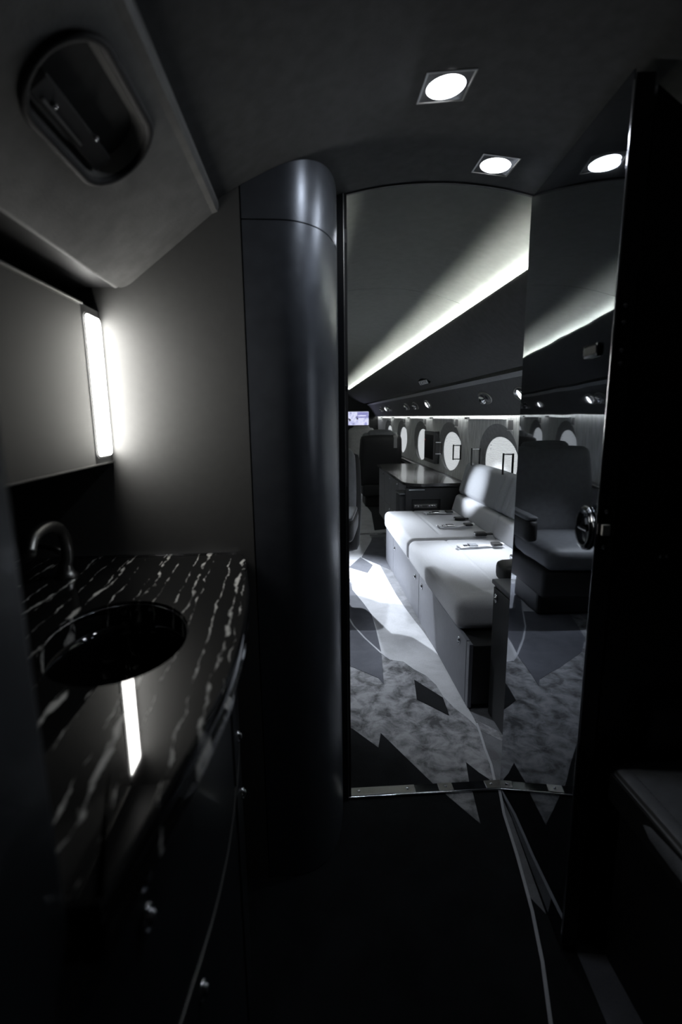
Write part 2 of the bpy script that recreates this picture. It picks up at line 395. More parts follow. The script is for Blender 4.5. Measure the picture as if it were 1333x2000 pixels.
inlay([(-.75, 1.49), (-.75, 2.5), (.0, 2.02), (.156, 1.861), (.244, 1.736), (.266, 1.826), (.407, 1.528), (.425, 1.49)], 'c_dark', 0.0026, floor, 'black carpet area with a notched edge')
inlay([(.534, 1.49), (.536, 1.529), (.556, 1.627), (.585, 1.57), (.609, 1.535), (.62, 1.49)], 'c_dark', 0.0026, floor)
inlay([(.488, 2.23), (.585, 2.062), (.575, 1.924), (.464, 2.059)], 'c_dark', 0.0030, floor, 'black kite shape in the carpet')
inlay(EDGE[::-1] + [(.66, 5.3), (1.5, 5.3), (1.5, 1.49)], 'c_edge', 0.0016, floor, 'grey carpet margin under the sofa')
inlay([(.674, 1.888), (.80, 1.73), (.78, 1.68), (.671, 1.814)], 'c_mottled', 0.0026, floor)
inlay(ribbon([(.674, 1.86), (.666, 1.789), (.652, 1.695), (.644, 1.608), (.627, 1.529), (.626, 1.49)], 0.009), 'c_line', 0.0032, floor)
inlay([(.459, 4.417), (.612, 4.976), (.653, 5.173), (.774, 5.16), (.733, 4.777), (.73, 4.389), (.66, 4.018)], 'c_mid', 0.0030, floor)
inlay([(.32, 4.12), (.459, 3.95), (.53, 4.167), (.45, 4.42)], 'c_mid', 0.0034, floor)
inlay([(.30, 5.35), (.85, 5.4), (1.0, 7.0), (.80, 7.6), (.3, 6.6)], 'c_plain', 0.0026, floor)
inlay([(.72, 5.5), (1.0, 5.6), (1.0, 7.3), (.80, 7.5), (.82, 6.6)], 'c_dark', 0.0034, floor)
# lavatory floor shapes
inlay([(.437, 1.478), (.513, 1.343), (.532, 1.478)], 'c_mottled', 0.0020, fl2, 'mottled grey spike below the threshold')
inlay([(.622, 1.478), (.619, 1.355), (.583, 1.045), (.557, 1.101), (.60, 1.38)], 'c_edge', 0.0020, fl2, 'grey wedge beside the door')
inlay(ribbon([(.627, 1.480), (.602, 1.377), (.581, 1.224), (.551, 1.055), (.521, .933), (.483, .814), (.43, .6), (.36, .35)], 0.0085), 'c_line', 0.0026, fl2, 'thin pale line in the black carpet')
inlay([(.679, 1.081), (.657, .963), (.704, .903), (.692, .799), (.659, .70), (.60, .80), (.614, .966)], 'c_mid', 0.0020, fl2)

# ------------------------------------------------------------------ shell
def arc(x0, x1, n=28): return [(x0 + (x1 - x0) * i / n, cz(x0 + (x1 - x0) * i / n)) for i in range(n + 1)]
a = arc(-0.30, 1.30)
o = struct('ceiling', prism(bmesh.new(), a + [(x, z + 0.03) for x, z in a[::-1]], Y_BACK, Y_DOOR - 0.004), 'headliner', smooth=True, angle=40)
o['label'] = 'dark curved headliner of the lavatory'
a = arc(CX - 0.40, CX + 0.40, 24)
prof = [(CX - 0.56, 1.72), (CX - 0.54, 1.80)] + [(CX - 0.46, 1.806)] + a + [(CX + 0.46, 1.806), (CX + 0.54, 1.80), (CX + 0.56, 1.72)]
out = [(CX + (x - CX) * 1.03 , z + 0.03) for x, z in prof[::-1]]
bm = bmesh.new(); ys = [Y_DOOR, 2.62, 4.6, 6.6, 8.6, Y_END]
for y0, y1 in zip(ys, ys[1:]): prism(bm, prof + out, y0, y1 - 0.004)
o = struct('ceiling', bm, 'cabinliner', smooth=True, angle=40); o['label'] = 'pale cabin headliner lit by the coves'
# arch seam trim at the doorway
a = arc(0.10, 0.66, 20)
o = struct('trim_1', prism(bmesh.new(), [(x, z - 0.004) for x, z in a] + [(x, z + 0.004) for x, z in a[::-1]], Y_DOOR - 0.010, Y_DOOR - 0.001), 'black'); o['label'] = 'thin black arch seam over the doorway'
# partition beside the doorway, closet front and rounded column
PX = [(-.135, 1.205), (-.09, 1.205), (-.05, 1.206), (-.025, 1.211), (-.002, 1.222), (.018, 1.238), (.038, 1.262), (.054, 1.292), (.066, 1.325), (.076, 1.365), (.083, 1.41), (.087, 1.45), (.087, 1.478)]
def smooth_poly(p, k=3):
    q = []
    for i in range(len(p) - 1):
        p0 = Vector(p[max(0, i - 1)]); p1 = Vector(p[i]); p2 = Vector(p[i + 1]); p3 = Vector(p[min(len(p) - 1, i + 2)])
        for j in range(k):
            t = j / k; q.append(tuple(0.5 * ((2 * p1) + (-p0 + p2) * t + (2 * p0 - 5 * p1 + 4 * p2 - p3) * t * t + (-p0 + 3 * p1 - 3 * p2 + p3) * t ** 3)))
    q.append(tuple(p[-1])); return q
PXs = smooth_poly(PX)
def ext_ceil(bm, pts, z0, closed=True, ztop=None):
    """extrude plan points from z0 up to the ceiling (or ztop)"""
    lo = [bm.verts.new((x, y, z0)) for x, y in pts]; hi = [bm.verts.new((x, y, (ztop if ztop else cz(x) - 0.001))) for x, y in pts]
    n = len(pts)
    for i in range(n if closed else n - 1): bm.faces.new((lo[i], lo[(i + 1) % n], hi[(i + 1) % n], hi[i]))
    bm.faces.new(hi); bm.faces.new(lo[::-1]); return bm
col = root('column', (-0.02, 1.35, 0.0), 'dark satin rounded column beside the doorway, between vanity and cabin', 'column')
link('lower_panel', ext_ceil(bmesh.new(), PXs + [(-.135, 1.478)], 0.002, ztop=1.688), 'column', col, smooth=True, angle=50)
link('upper_panel', ext_ceil(bmesh.new(), PXs + [(-.135, 1.478)], 1.691), 'column', col, smooth=True, angle=50)
wprof = [(-.76, 0), (-.1385, 0), (-.1385, cz(-.1385) - .001), (-.18, cz(-.18) - .001), (-.22, cz(-.22) - .001), (-.26, cz(-.26) - .001), (-.295, cz(-.295) - .001), (-.76, 1.66)]
o = struct('wall_front', prism(bmesh.new(), wprof, 1.205, 1.478), 'wallpanel'); o['label'] = 'partition wall lit by the vanity light'
o = struct('wall_front', ext_ceil(bmesh.new(), [(-.76, 1.4785), (.088, 1.4785), (.088, 1.487), (-.76, 1.487)], 0.0, ztop=1.72), 'wallpanel'); o['label'] = 'cabin side of the partition'
# jamb
jm = struct('trim_2', ext_ceil(bmesh.new(), [(.0885, 1.470), (.106, 1.470), (.106, 1.489), (.0885, 1.489)], 0.0), 'blacklac', label='black door jamb beside the column')
link('jamb_edge', cyl(bmesh.new(), (.1068, 1.4735, .01), (.1068, 1.4735, 1.855), .0016, n=12), 'brushed', jm, smooth=True, angle=40)
link('jamb_seal', B(.1062, .1165, 1.4785, 1.487, 0.01, 1.86), 'rubber', jm)
link('hinge_pin', B(.1085, .1175, 1.4765, 1.4785, 1.728, 1.765, bev=0.001), 'chrome', jm)
link('hinge_pin', B(.1085, .1145, 1.4765, 1.4785, 1.338, 1.352, bev=0.001), 'chrome', jm)
link('strike_plate', B(.1085, .1115, 1.4765, 1.4785, 0.98, 1.06, bev=0.0008), 'darkchrome', jm)
# right-hand side of the doorway and lavatory
o = struct('wall_right', ext_ceil(bmesh.new(), [(.70, 1.45), (1.29, 1.45), (1.29, 1.487), (.70, 1.487)], 0.0), 'black', label='black partition hidden behind the open door')
o = struct('wall_right', ext_ceil(bmesh.new(), [(1.26, Y_BACK), (1.30, Y_BACK), (1.30, 1.449), (1.26, 1.449)], 0.0), 'black', label='black outer wall of the lavatory')
o = struct('wall_right', ext_ceil(bmesh.new(), [(.648, 1.0), (1.259, 1.0), (1.259, 1.03), (.648, 1.03)], 0.0), 'black', label='black panel behind the bench seat')
for x_, z_ in ((.748, .962), (.763, .962), (.835, 1.185)):
    link('panel_catch', lathe(bmesh.new(), [(.0045, 0), (.0045, .002), (.003, .004), (0, .0045)], 12, frame((x_, .9998, z_), (0, -1, 0), (1, 0, 0))), 'chrome', o, smooth=True)
o = struct('wall_back', B(-.76, 1.30, Y_BACK - 0.03, Y_BACK - 0.001, 0.0, 1.88), 'black')
o = struct('wall_left', B(-.79, -.72, Y_BACK, 1.204, 0.0, 1.88), 'black', label='black outer wall behind the vanity')
pst = struct('trim_3', B(-.36, -.167, .20, .292, 0.0, 1.529, bev=0.006, seg=3), 'cabinet', label='blurred dark door post in the left foreground')

# soffit with an oval recess, built as a profile with a hole in its slanted face
sA = Vector((-.415, 1.53)); sB = Vector((-.185, 1.708)); sd = (sB - sA); SL = sd.length; sd /= SL; sn = Vector((sd.y, -sd.x))   # sn points down/outwards
oc_y, oc_s, oc_r, oc_h = 0.752, 0.187, 0.062, 0.068
def stad(r, n=40, ro=0.0):
    pts = []
    for k in range(n):
        t = 2 * pi * k / n
        y = cos(t) * r + (oc_h if cos(t) > 0 else -oc_h); s = sin(t) * r
        pts.append((oc_y + y, oc_s + s))
    return pts
def S3(y, s, h=0.0):  # point on the slanted face, h = depth behind the face
    p = sA + sd * s - sn * h; return (p.x, y, p.y)
bm = bmesh.new()
hole = [bm.verts.new(S3(y, s)) for y, s in stad(oc_r)]
n = len(hole); oy0, oy1, os0, os1 = 0.56, 0.95, 0.02, SL - 0.015
rect = []
for k in range(n):
    y, s = stad(oc_r)[k]; dy, ds = y - oc_y, s - oc_s
    ky = ((oy1 - oc_y) / dy if dy > 0 else (oy0 - oc_y) / dy) if abs(dy) > 1e-6 else 1e9
    ks = ((os1 - oc_s) / ds if ds > 0 else (os0 - oc_s) / ds) if abs(ds) > 1e-6 else 1e9
    kk = min(ky, ks); rect.append((oc_y + dy * kk, oc_s + ds * kk))
# snap the nearest ray to each rectangle corner
for cy_, cs_ in ((oy0, os0), (oy0, os1), (oy1, os0), (oy1, os1)):
    i = min(range(n), key=lambda k: (rect[k][0] - cy_) ** 2 + (rect[k][1] - cs_) ** 2); rect[i] = (cy_, cs_)
rv = [bm.verts.new(S3(y, s)) for y, s in rect]
for k in range(n): bm.faces.new((hole[k], hole[(k + 1) % n], rv[(k + 1) % n], rv[k]))
Ys0, Ys1 = Y_BACK, 1.2045
def quad(bm, y0, y1, s0, s1): bm.faces.new([bm.verts.new(S3(*q)) for q in ((y0, s0), (y1, s0), (y1, s1), (y0, s1))])
quad(bm, Ys0, oy0, os0, os1); RC = .030
crn = [(Ys1 - RC + RC * sin(R(90 * k / 8)), os0 + RC - RC * cos(R(90 * k / 8))) for k in range(9)]
bm.faces.new([bm.verts.new(S3(*q)) for q in [(oy1, os0)] + crn + [(Ys1, os1), (oy1, os1)]])
lp = [[bm.verts.new(S3(y, s_, h_)) for y, s_ in crn] for h_ in (0.0, .004, .013)]
for A, Bq in zip(lp, lp[1:]):
    for k in range(8): bm.faces.new((A[k], A[k + 1], Bq[k + 1], Bq[k]))
# rounded lower nose and upper edge
nose = []
nc = sA + sd * os0 - sn * .013
for k in range(7): t = R(-84 + 32.3 * k / 6); nose.append((nc.x + .013 * cos(t), nc.y + .013 * sin(t)))
nose[-1] = tuple(sA + sd * os0)
up = [tuple(sA + sd * os1), (-.186, 1.703), (-.182, 1.712), (-.183, 1.724), (-.190, 1.735), (-.21, 1.742), (-.30, 1.742)]
prism(bm, nose, Ys0, Ys1 - RC, cap=False, closed=False); prism(bm, up, Ys0, Ys1, cap=False, closed=False)
bmesh.ops.remove_doubles(bm, verts=bm.verts[:], dist=1e-4)
sof = struct('trim_4', bm, 'soffit', smooth=True, angle=28, label='grey padded soffit over the mirror')
flat_where(sof, lambda n_: abs(n_.x * sn.x + n_.z * sn.y) > 0.9995)
link('soffit_liner', B(-.719, nose[0][0] - .001, Ys0, Ys1 - RC, nose[0][1] + .0015, nose[0][1] + .012), 'black', sof)  # black slab added so the soffit underside reads as shaded
# oval fitting
ov = root('oval_light_recess', S3(oc_y, oc_s, 0.02), 'black oval recessed fitting in the slanted soffit over the mirror', 'light fitting')
def loft(bm, rings):
    vs = [[bm.verts.new(p) for p in r] for r in rings]; n = len(vs[0])
    for A, Bq in zip(vs, vs[1:]):
        for k in range(n): bm.faces.new((A[k], A[(k + 1) % n], Bq[(k + 1) % n], Bq[k]))
    return vs
def oring(r, h): return [S3(y, s, h) for y, s in stad(r)]
bm = bmesh.new(); loft(bm, [oring(oc_r + 0.001, 0.004), oring(oc_r + 0.004, -0.003), oring(oc_r, -0.006), oring(oc_r - 0.006, -0.005), oring(oc_r - 0.009, 0.002)])
link('rim', bm, 'rubber', ov, smooth=True)
bm = bmesh.new(); v = loft(bm, [oring(oc_r - 0.009, 0.001), oring(oc_r - 0.012, 0.018), oring(oc_r - 0.020, 0.034), oring(oc_r - 0.034, 0.042)]); bm.faces.new(v[-1])
link('bowl', bm, 'bowlmetal', ov, smooth=True)
bm = bmesh.new(); Mo = frame(S3(oc_y, oc_s - 0.022, 0.012), (-sn.x, 0, -sn.y), (0, 1, 0)).to_4x4()
box(bm, -.095, .095, -.010, .020, -.006, .004, bev=0.003, mtx=Mo); link('slide', bm, 'black', ov)
bm = bmesh.new(); Mo = frame(S3(oc_y - 0.02, oc_s - 0.034, 0.006), (-sn.x, 0, -sn.y), (0, 1, 0)); box(bm, -.055, .045, -.0015, .0015, -.003, .003, mtx=Mo); link('lip', bm, 'brushed', ov)
for yy, ss in ((-.055, -.028), (.035, -.012)):
    bm = bmesh.new(); p = Vector(S3(oc_y + yy, oc_s + ss, 0.004)); bmesh.ops.create_uvsphere(bm, u_segments=10, v_segments=6, radius=0.0035, matrix=Matrix.Translation(p)); link('stud', bm, 'chrome', ov, smooth=True)

# ------------------------------------------------------------------ cabin shell: valances, service panels, side walls with windows
def mir(pts): return [(2 * CX - x, z) for x, z in pts][::-1]
val = [(.785, 1.768), (.780, 1.760), (.785, 1.745), (.815, 1.705), (.86, 1.665), (.92, 1.622), (.99, 1.584), (1.06, 1.552), (1.12, 1.530), (1.150, 1.522), (1.156, 1.527),
       (1.156, 1.56), (1.0, 1.64), (.90, 1.71), (.89, 1.722), (.812, 1.722), (.797, 1.752)]
val = smooth_poly(val[:10], 3) + val[10:]
svc_o = [(circ(z), z) for z in [1.508, 1.47, 1.42, 1.37, 1.32, 1.275]]
svc = [(1.245, 1.560), (1.235, 1.512)] + [svc_o[0]] + svc_o[1:] + [(1.366, 1.262), (1.378, 1.262), (1.392, 1.278), (1.31, 1.45), (1.27, 1.56)]
Yc0, Yc1 = Y_DOOR + 0.002, Y_END
WALL_X = [(1.425, 1.285), (1.428, 1.22), (1.434, 1.05), (1.438, .90), (1.434, .75), (1.425, .655)]
WINY = [2.46 + 1.32 * k for k in range(6)]
def wall_x(z):
    for (x0, z0), (x1, z1) in zip(WALL_X, WALL_X[1:]):
        if z <= z0 and z >= z1: return x0 + (x1 - x0) * (z0 - z) / (z0 - z1)
    return WALL_X[0][0] if z > 1.2 else WALL_X[-1][0]
for side, nm in ((1, 'right'), (-1, 'left')):
    mx_ = (lambda p: p) if side == 1 else mir
    def X(x): return x if side == 1 else 2 * CX - x
    yv1 = Yc1
    WY = WINY if side == 1 else [5.62, 6.94, 8.26, 9.58]
    vroot = root('overhead_valance', (X(1.0), 1.6, 1.55), 'long dark upholstered overhead valance along the %s side of the cabin ceiling' % nm, 'valance')
    ysv = [Yc0, 4.68, 7.3, Yc1]
    for y0, y1 in zip(ysv, ysv[1:]):
        link('valance_panel', prism(bmesh.new(), mx_(val), y0, y1 - 0.003), 'valance', vroot, smooth=True, angle=40)
    link('cove_light', B(min(X(.848), X(.862)), max(X(.848), X(.862)), Yc0 + .02, Yc1 - .03, 1.7235, 1.731), 'cove', vroot)
    proot = root('service_panel', (X(1.3), 1.6, 1.27), 'long dark service panel between %s valance and %s windows' % (nm, nm), 'panel')
    ysp = [Yc0, 4.30, 6.86, Yc1]
    for y0, y1 in zip(ysp, ysp[1:]):
        link('panel_section', prism(bmesh.new(), mx_(svc), y0, y1 - 0.003), 'service', proot, smooth=True, angle=40)
    tr = [(circ(1.508) - .001, 1.5085), (circ(1.484) - .001, 1.484), (circ(1.484) - .008, 1.485), (circ(1.508) - .009, 1.5095)]
    link('edge_trim', prism(bmesh.new(), mx_(tr), Yc0, Yc1), 'trimgrey', proot)
    xa, xb = sorted((X(1.393), X(1.408)))
    link('wash_light', B(xa, xb, Yc0 + .01, Yc1 - .02, 1.272, 1.277), 'wash', proot)
    # side wall: one panel per window
    bm = bmesh.new(); NW = 48
    zs0, zs1 = .655, 1.285; ao, bo, zo = .405, .246, .955
    def wp(y, z, dx=0.0): return (X(wall_x(z) + dx), y, z)
    yb = [Yc0] + [(a_ + b_) / 2 for a_, b_ in zip(WY, WY[1:])] + [Yc1]
    for k, wy in enumerate(WY):
        y0, y1 = yb[k], yb[k + 1]
        ring = []
        for i in range(NW):
            t = 2 * pi * i / NW
            ring.append((wy + ao * cos(t), zo + bo * sin(t)))
        outer = []
        for (y, z) in ring:
            dy, dz = y - wy, z - zo
            ky = ((y1 - wy) / dy if dy > 0 else (y0 - wy) / dy) if abs(dy) > 1e-6 else 1e9
            kz = ((zs1 - zo) / dz if dz > 0 else (zs0 - zo) / dz) if abs(dz) > 1e-6 else 1e9
            q = min(ky, kz); outer.append((wy + dy * q, zo + dz * q))
        for cy_, cz_ in ((y0, zs0), (y0, zs1), (y1, zs0), (y1, zs1)):
            i = min(range(NW), key=lambda j: (outer[j][0] - cy_) ** 2 + (outer[j][1] - cz_) ** 2); outer[i] = (cy_, cz_)
        rows = []
        for s in range(6):
            t = s / 5; rows.append([bm.verts.new(wp(r_[0] * (1 - t) + o_[0] * t, r_[1] * (1 - t) + o_[1] * t)) for r_, o_ in zip(ring, outer)])
        for A, Bq in zip(rows, rows[1:]):
            for i in range(NW): bm.faces.new((A[i], A[(i + 1) % NW], Bq[(i + 1) % NW], Bq[i]))
    bmesh.ops.remove_doubles(bm, verts=bm.verts[:], dist=1e-5)
    sw = struct('wall_' + nm, bm, 'sidewall', smooth=True, angle=40, label='grey fabric side wall round the %s windows' % nm)
    dd = [(1.36, .665), (1.36, .640), (1.345, .630), (1.345, .0), (1.40, .0), (1.43, .665)]
    link('ledge_and_dado', prism(bmesh.new(), mx_(dd), Yc0, Yc1), 'dado', sw)
    link('ledge_trim', prism(bmesh.new(), mx_([(1.352, .664), (1.352, .650), (1.360, .650), (1.360, .667)]), Yc0, Yc1), 'brushed', sw)
    for k, wy in enumerate(WY):
        num = k + 1 + (0 if side == 1 else len(WINY))
        w = root('window_%d' % num, (X(1.44), wy, .90), 'oval window %s in the %s side wall with its pale pleated shade closed' % (('nearest', 'second', 'third', 'fourth', 'fifth', 'farthest')[k], nm), 'window', kind='structure')
        del w['category']
        ai, bi, zi = .345, .200, .902
        def er(a_, b_, z_, dx, n=48): return [wp(wy + a_ * cos(2 * pi * i / n), z_ + b_ * sin(2 * pi * i / n), dx) for i in range(n)]
        bm = bmesh.new(); loft(bm, [er(ao, bo, zo, 0), er(ao - .008, bo - .006, zo - .002, .006), er(ai + .012, bi + .010, zi + .006, .028), er(ai, bi, zi, .032), er(ai + .001, bi + .001, zi, .036)])
        link('window_reveal', bm, 'reveal', w, smooth=True, angle=60)
        # pleated shade
        bm = bmesh.new(); np_ = 36; H = 2 * bi + .05; z0 = zi - H / 2; rows = []
        for j in range(np_ * 2 + 1):
            z = z0 + H * j / (np_ * 2); dx = .038 if j % 2 else .048
            hw = sqrt(max(0.0, 1 - ((z - zi) / (bi + .030)) ** 2)) * (ai + .030)
            rows.append([bm.verts.new((X(wall_x(zi) + dx), wy - hw, z)), bm.verts.new((X(wall_x(zi) + dx), wy + hw, z))])
        for A, Bq in zip(rows, rows[1:]): bm.faces.new((A[0], A[1], Bq[1], Bq[0]))
        sh = link('pleated_shade', bm, 'shade', w)
        for dz_ in (0.0, 0.03):
            b2 = bmesh.new(); cyl(b2, (X(wall_x(zi) + .038), wy + .225, zi + .095 + dz_), (X(wall_x(zi) + .030), wy + .225, zi + .095 + dz_), .004, n=10); link('shade_stud', b2, 'chrome', w)
        # header cover strip above the opening
        bm = bmesh.new(); xa, xb = sorted((X(1.402), X(1.428))); box(bm, xa, xb, wy - .18, wy + .66, 1.231, 1.237, bev=.001)
        link('header_strip', bm, 'shadehead', w)
        bm = bmesh.new(); xa, xb = sorted((X(1.395), X(1.425))); box(bm, xa, xb, wy + .66, wy + .71, 1.233, 1.250, bev=.002)
        link('header_catch', bm, 'black', w)
        bm = bmesh.new(); xa, xb = sorted((X(1.424), X(1.432))); box(bm, xa, xb, wy - .30, wy - .22, 1.160, 1.229, bev=.001)
        hs_ = link('header_side', bm, 'dado', w)
        bm = bmesh.new(); xa, xb = sorted((X(1.419), X(1.433))); box(bm, xa, xb, wy - .305, wy - .215, 1.154, 1.160, bev=.001)
        link('side_lip', bm, 'shadehead', hs_)
# outer skin so nothing leaks past the windows, and the far bulkhead
bm = bmesh.new(); box(bm, 1.53, 1.56, Yc0, Yc1, 0, 1.85); box(bm, -.80, -.77, Yc0, Yc1, 0, 1.85)
o = struct('wall_right', bm, 'black', label='outer fuselage skin')
bm = B(-.80, 1.56, Y_END, Y_END + .05, 0, 1.95); o = struct('wall_back', bm, 'black', label='far black bulkhead of the cabin')

# ------------------------------------------------------------------ the open polished door
H0 = Vector((.630, 1.487, 0)); dv = Vector((-.054, -.53, 0)).normalized(); dn = Vector((-dv.y, dv.x, 0))   # dn points +x (away from the aisle)
if dn.x < 0: dn = -dn
DW = .533; DT = .036
def D(u, t, z): return H0 + dv * u + dn * t + Vector((0, 0, z))
dr = root('door_1', D(DW / 2, DT / 2, 0.012), 'tall polished dark door standing open toward the camera', 'door', kind='structure'); del dr['category']
def dbox(bm, u0, u1, t0, t1, z0, z1, bev=0.0, seg=2):
    m4 = Matrix((dv, dn, Vector((0, 0, 1)))).transposed().to_4x4(); m4.translation = H0
    return box(bm, u0, u1, t0, t1, z0, z1, bev=bev, seg=seg, mtx=m4)
def dslab(bm, u0, u1, t0, t1, z0, dz=0.004, n=10):
    """door slab whose top follows the curved ceiling"""
    pr = [(u0, z0), (u1, z0)] + [(u1 + (u0 - u1) * i / n, cz(D(u1 + (u0 - u1) * i / n, t1, 0).x) - dz - .014 * (1 - i / n)) for i in range(n + 1)]
    A = [bm.verts.new(D(u, t0, z)) for u, z in pr]; Bq = [bm.verts.new(D(u, t1, z)) for u, z in pr]
    bm.faces.new(A); bm.faces.new(Bq[::-1])
    for i in range(len(pr)): bm.faces.new((A[i], A[(i + 1) % len(pr)], Bq[(i + 1) % len(pr)], Bq[i]))
    return bm
link('polished_face', dslab(bmesh.new(), 0.0, DW - .002, 0.0, .003, .012), 'door', dr, label='polished reflecting face')
core = link('door_core', dslab(bmesh.new(), 0.002, DW, .0032, DT, .012), 'darkleather', dr)
link('edge_strip', cyl(bmesh.new(), D(DW, .0006, .02), D(DW, .0006, 1.83), .0022, n=14), 'chrome', dr, smooth=True, angle=40, label='thin bright metal edge strip')
# upper latch plate and lower latch on the door edge
pl = link('latch_plate', dbox(bmesh.new(), DW + .0002, DW + .002, .009, .026, 1.345, 1.475, bev=.0006), 'blacklac', dr)
for z in (1.358, 1.382, 1.432, 1.462):
    p = D(DW + .002, .0175, z); link('screw', lathe(bmesh.new(), [(0, .0022), (.002, .0020), (.0042, .001), (.0045, 0)], 10, frame(p, dv, (0, 0, 1))), 'chrome', pl, smooth=True)
link('bolt', dbox(bmesh.new(), DW + .002, DW + .004, .015, .020, 1.404, 1.420, bev=.0006), 'darkchrome', pl)
pl = link('latch_plate', dbox(bmesh.new(), DW + .0002, DW + .002, .007, .026, .985, 1.085, bev=.0006), 'blacklac', dr)
for z in (.998, 1.072):
    p = D(DW + .002, .0165, z); link('screw', lathe(bmesh.new(), [(0, .0022), (.002, .0020), (.0042, .001), (.0045, 0)], 10, frame(p, dv, (0, 0, 1))), 'chrome', pl, smooth=True)
link('latch_bolt', dbox(bmesh.new(), DW + .002, DW + .008, .0085, .0245, 1.024, 1.046, bev=.0012), 'whiteplastic', pl, label='white latch bolt')
# oval pull handle (inset in the face)
hm = frame(D(.490, -.0005, 1.029), -dn, (0, 0, 1))
def ell(rx, ry, z, n=36): return [hm @ Vector((rx * cos(2 * pi * k / n), ry * sin(2 * pi * k / n), z)) for k in range(n)]
bm = bmesh.new(); v = loft(bm, [ell(.044, .036, 0), ell(.045, .037, .004), ell(.042, .034, .009), ell(.036, .028, .008), ell(.031, .023, .003), ell(.02, .014, .0012)]); bm.faces.new(v[-1])
hd = link('oval_handle', bm, 'darkchrome', dr, smooth=True, label='dark chrome oval flush handle')
bm = bmesh.new(); v = loft(bm, [ell(.0455, .0375, .0005), ell(.0475, .0395, .0008), ell(.0475, .0395, .004), ell(.0455, .0375, .005)]); link('handle_rim', bm, 'chrome', hd, smooth=True)
bm = bmesh.new(); box(bm, -.004, .004, -.021, .021, .004, .010, bev=.002, mtx=hm); link('thumb_bar', bm, 'darkchrome', hd)
# small louvred vent near the top of the door
vm = frame(D(.455, -.0005, 1.391), -dn, -dv)
bm = bmesh.new()
def rr(hx, hy, r, z, n=6):
    pts = []
    for cx_, cy_, a0 in ((hx - r, hy - r, 0), (-hx + r, hy - r, 90), (-hx + r, -hy + r, 180), (hx - r, -hy + r, 270)):
        for i in range(n + 1): t = R(a0 + 90 * i / n); pts.append((cx_ + r * cos(t), cy_ + r * sin(t), z))
    return pts
def rring(mt, hx, hy, r, z): return [mt @ Vector(p) for p in rr(hx, hy, r, z)]
loft(bm, [rring(vm, .034, .013, .008, 0), rring(vm, .034, .013, .008, .005), rring(vm, .030, .009, .006, .006), rring(vm, .029, .008, .006, .001)])
vt = link('door_vent', bm, 'darkchrome', dr, smooth=True, angle=40, label='small chrome louvred vent')
for k in range(7):
    bm = bmesh.new(); box(bm, -.0013, .0013, -.0078, .0078, .0, .0066, bev=.0005, mtx=vm @ Matrix.Translation((-.0235 + .0078 * k, 0, 0))); link('vent_slat', bm, 'brushed', vt)

# ------------------------------------------------------------------ threshold
th = root('threshold', (.36, 1.50, 0), 'metal door threshold with screwed cover plates across the doorway floor', 'threshold')
link('base_strip', B(.108, .690, 1.484, 1.524, .001, .0055, bev=.001), 'darkchrome', th)
link('front_rail', cyl(bmesh.new(), (.108, 1.4805, .0055), (.690, 1.4805, .0055), .0042, n=14), 'chrome', th, smooth=True, angle=40)
def plate(x0, x1):
    p = link('cover_plate', B(x0, x1, 1.487, 1.521, .0056, .0085, bev=.0008), 'brushed', th); return p
def screw_on(p, x, y):
    link('screw', lathe(bmesh.new(), [(0, .0012), (.0022, .0012), (.0028, .0026), (.0050, .0018), (.0056, 0)], 14, Matrix.Translation((x, y, .0086))), 'chrome', p, smooth=True)
p = plate(.118, .338); screw_on(p, .312, 1.504); screw_on(p, .145, 1.504)
p = plate(.420, .470); screw_on(p, .446, 1.504)
p = plate(.585, .690); screw_on(p, .605, 1.504); screw_on(p, .655, 1.504)

# ------------------------------------------------------------------ ceiling downlights
def downlight(x, y, label):
    z = cz(x); nx = Vector((-(x - CX), 0, -(z - .785))).normalized()
    mt = frame((x, y, z - .0005), nx, (1, 0, 0))
    t = root('downlight', (x, y, z - .003), label, 'ceiling light', 'square lavatory downlights')
    bm = bmesh.new(); hs = .045
    def sq(h, zz): return [mt @ Vector((a_ * h, b_ * h, zz)) for a_, b_ in ((1, 1), (-1, 1), (-1, -1), (1, -1))]
    loft(bm, [sq(hs + .002, 0), sq(hs + .002, .002), sq(hs - .001, .0025), sq(hs - .0015, .0010)])
    link('bezel', bm, 'brushed', t)
    bm = bmesh.new(); n = 32
    cir = [mt @ Vector((.037 * cos(2 * pi * k / n), .037 * sin(2 * pi * k / n), .0016)) for k in range(n)]
    outer = []
    for k in range(n):
        c_, s_ = cos(2 * pi * k / n), sin(2 * pi * k / n); q = (hs - .0015) / max(abs(c_), abs(s_)); outer.append(mt @ Vector((c_ * q, s_ * q, .0014)))
    loft(bm, [cir, outer]); link('cover_plate', bm, 'frost', t)
    link('disc', lathe(bmesh.new(), [(0, .0032), (.020, .0030), (.036, .0022), (.037, .0010)], 36, mt), 'disc', t, smooth=True, label='bright round lamp disc')
downlight(.276, 1.075, 'square ceiling downlight nearer the camera, larger in view, left of the other')
downlight(.483, 1.371, 'square ceiling downlight just above the doorway arch, beside the door top')

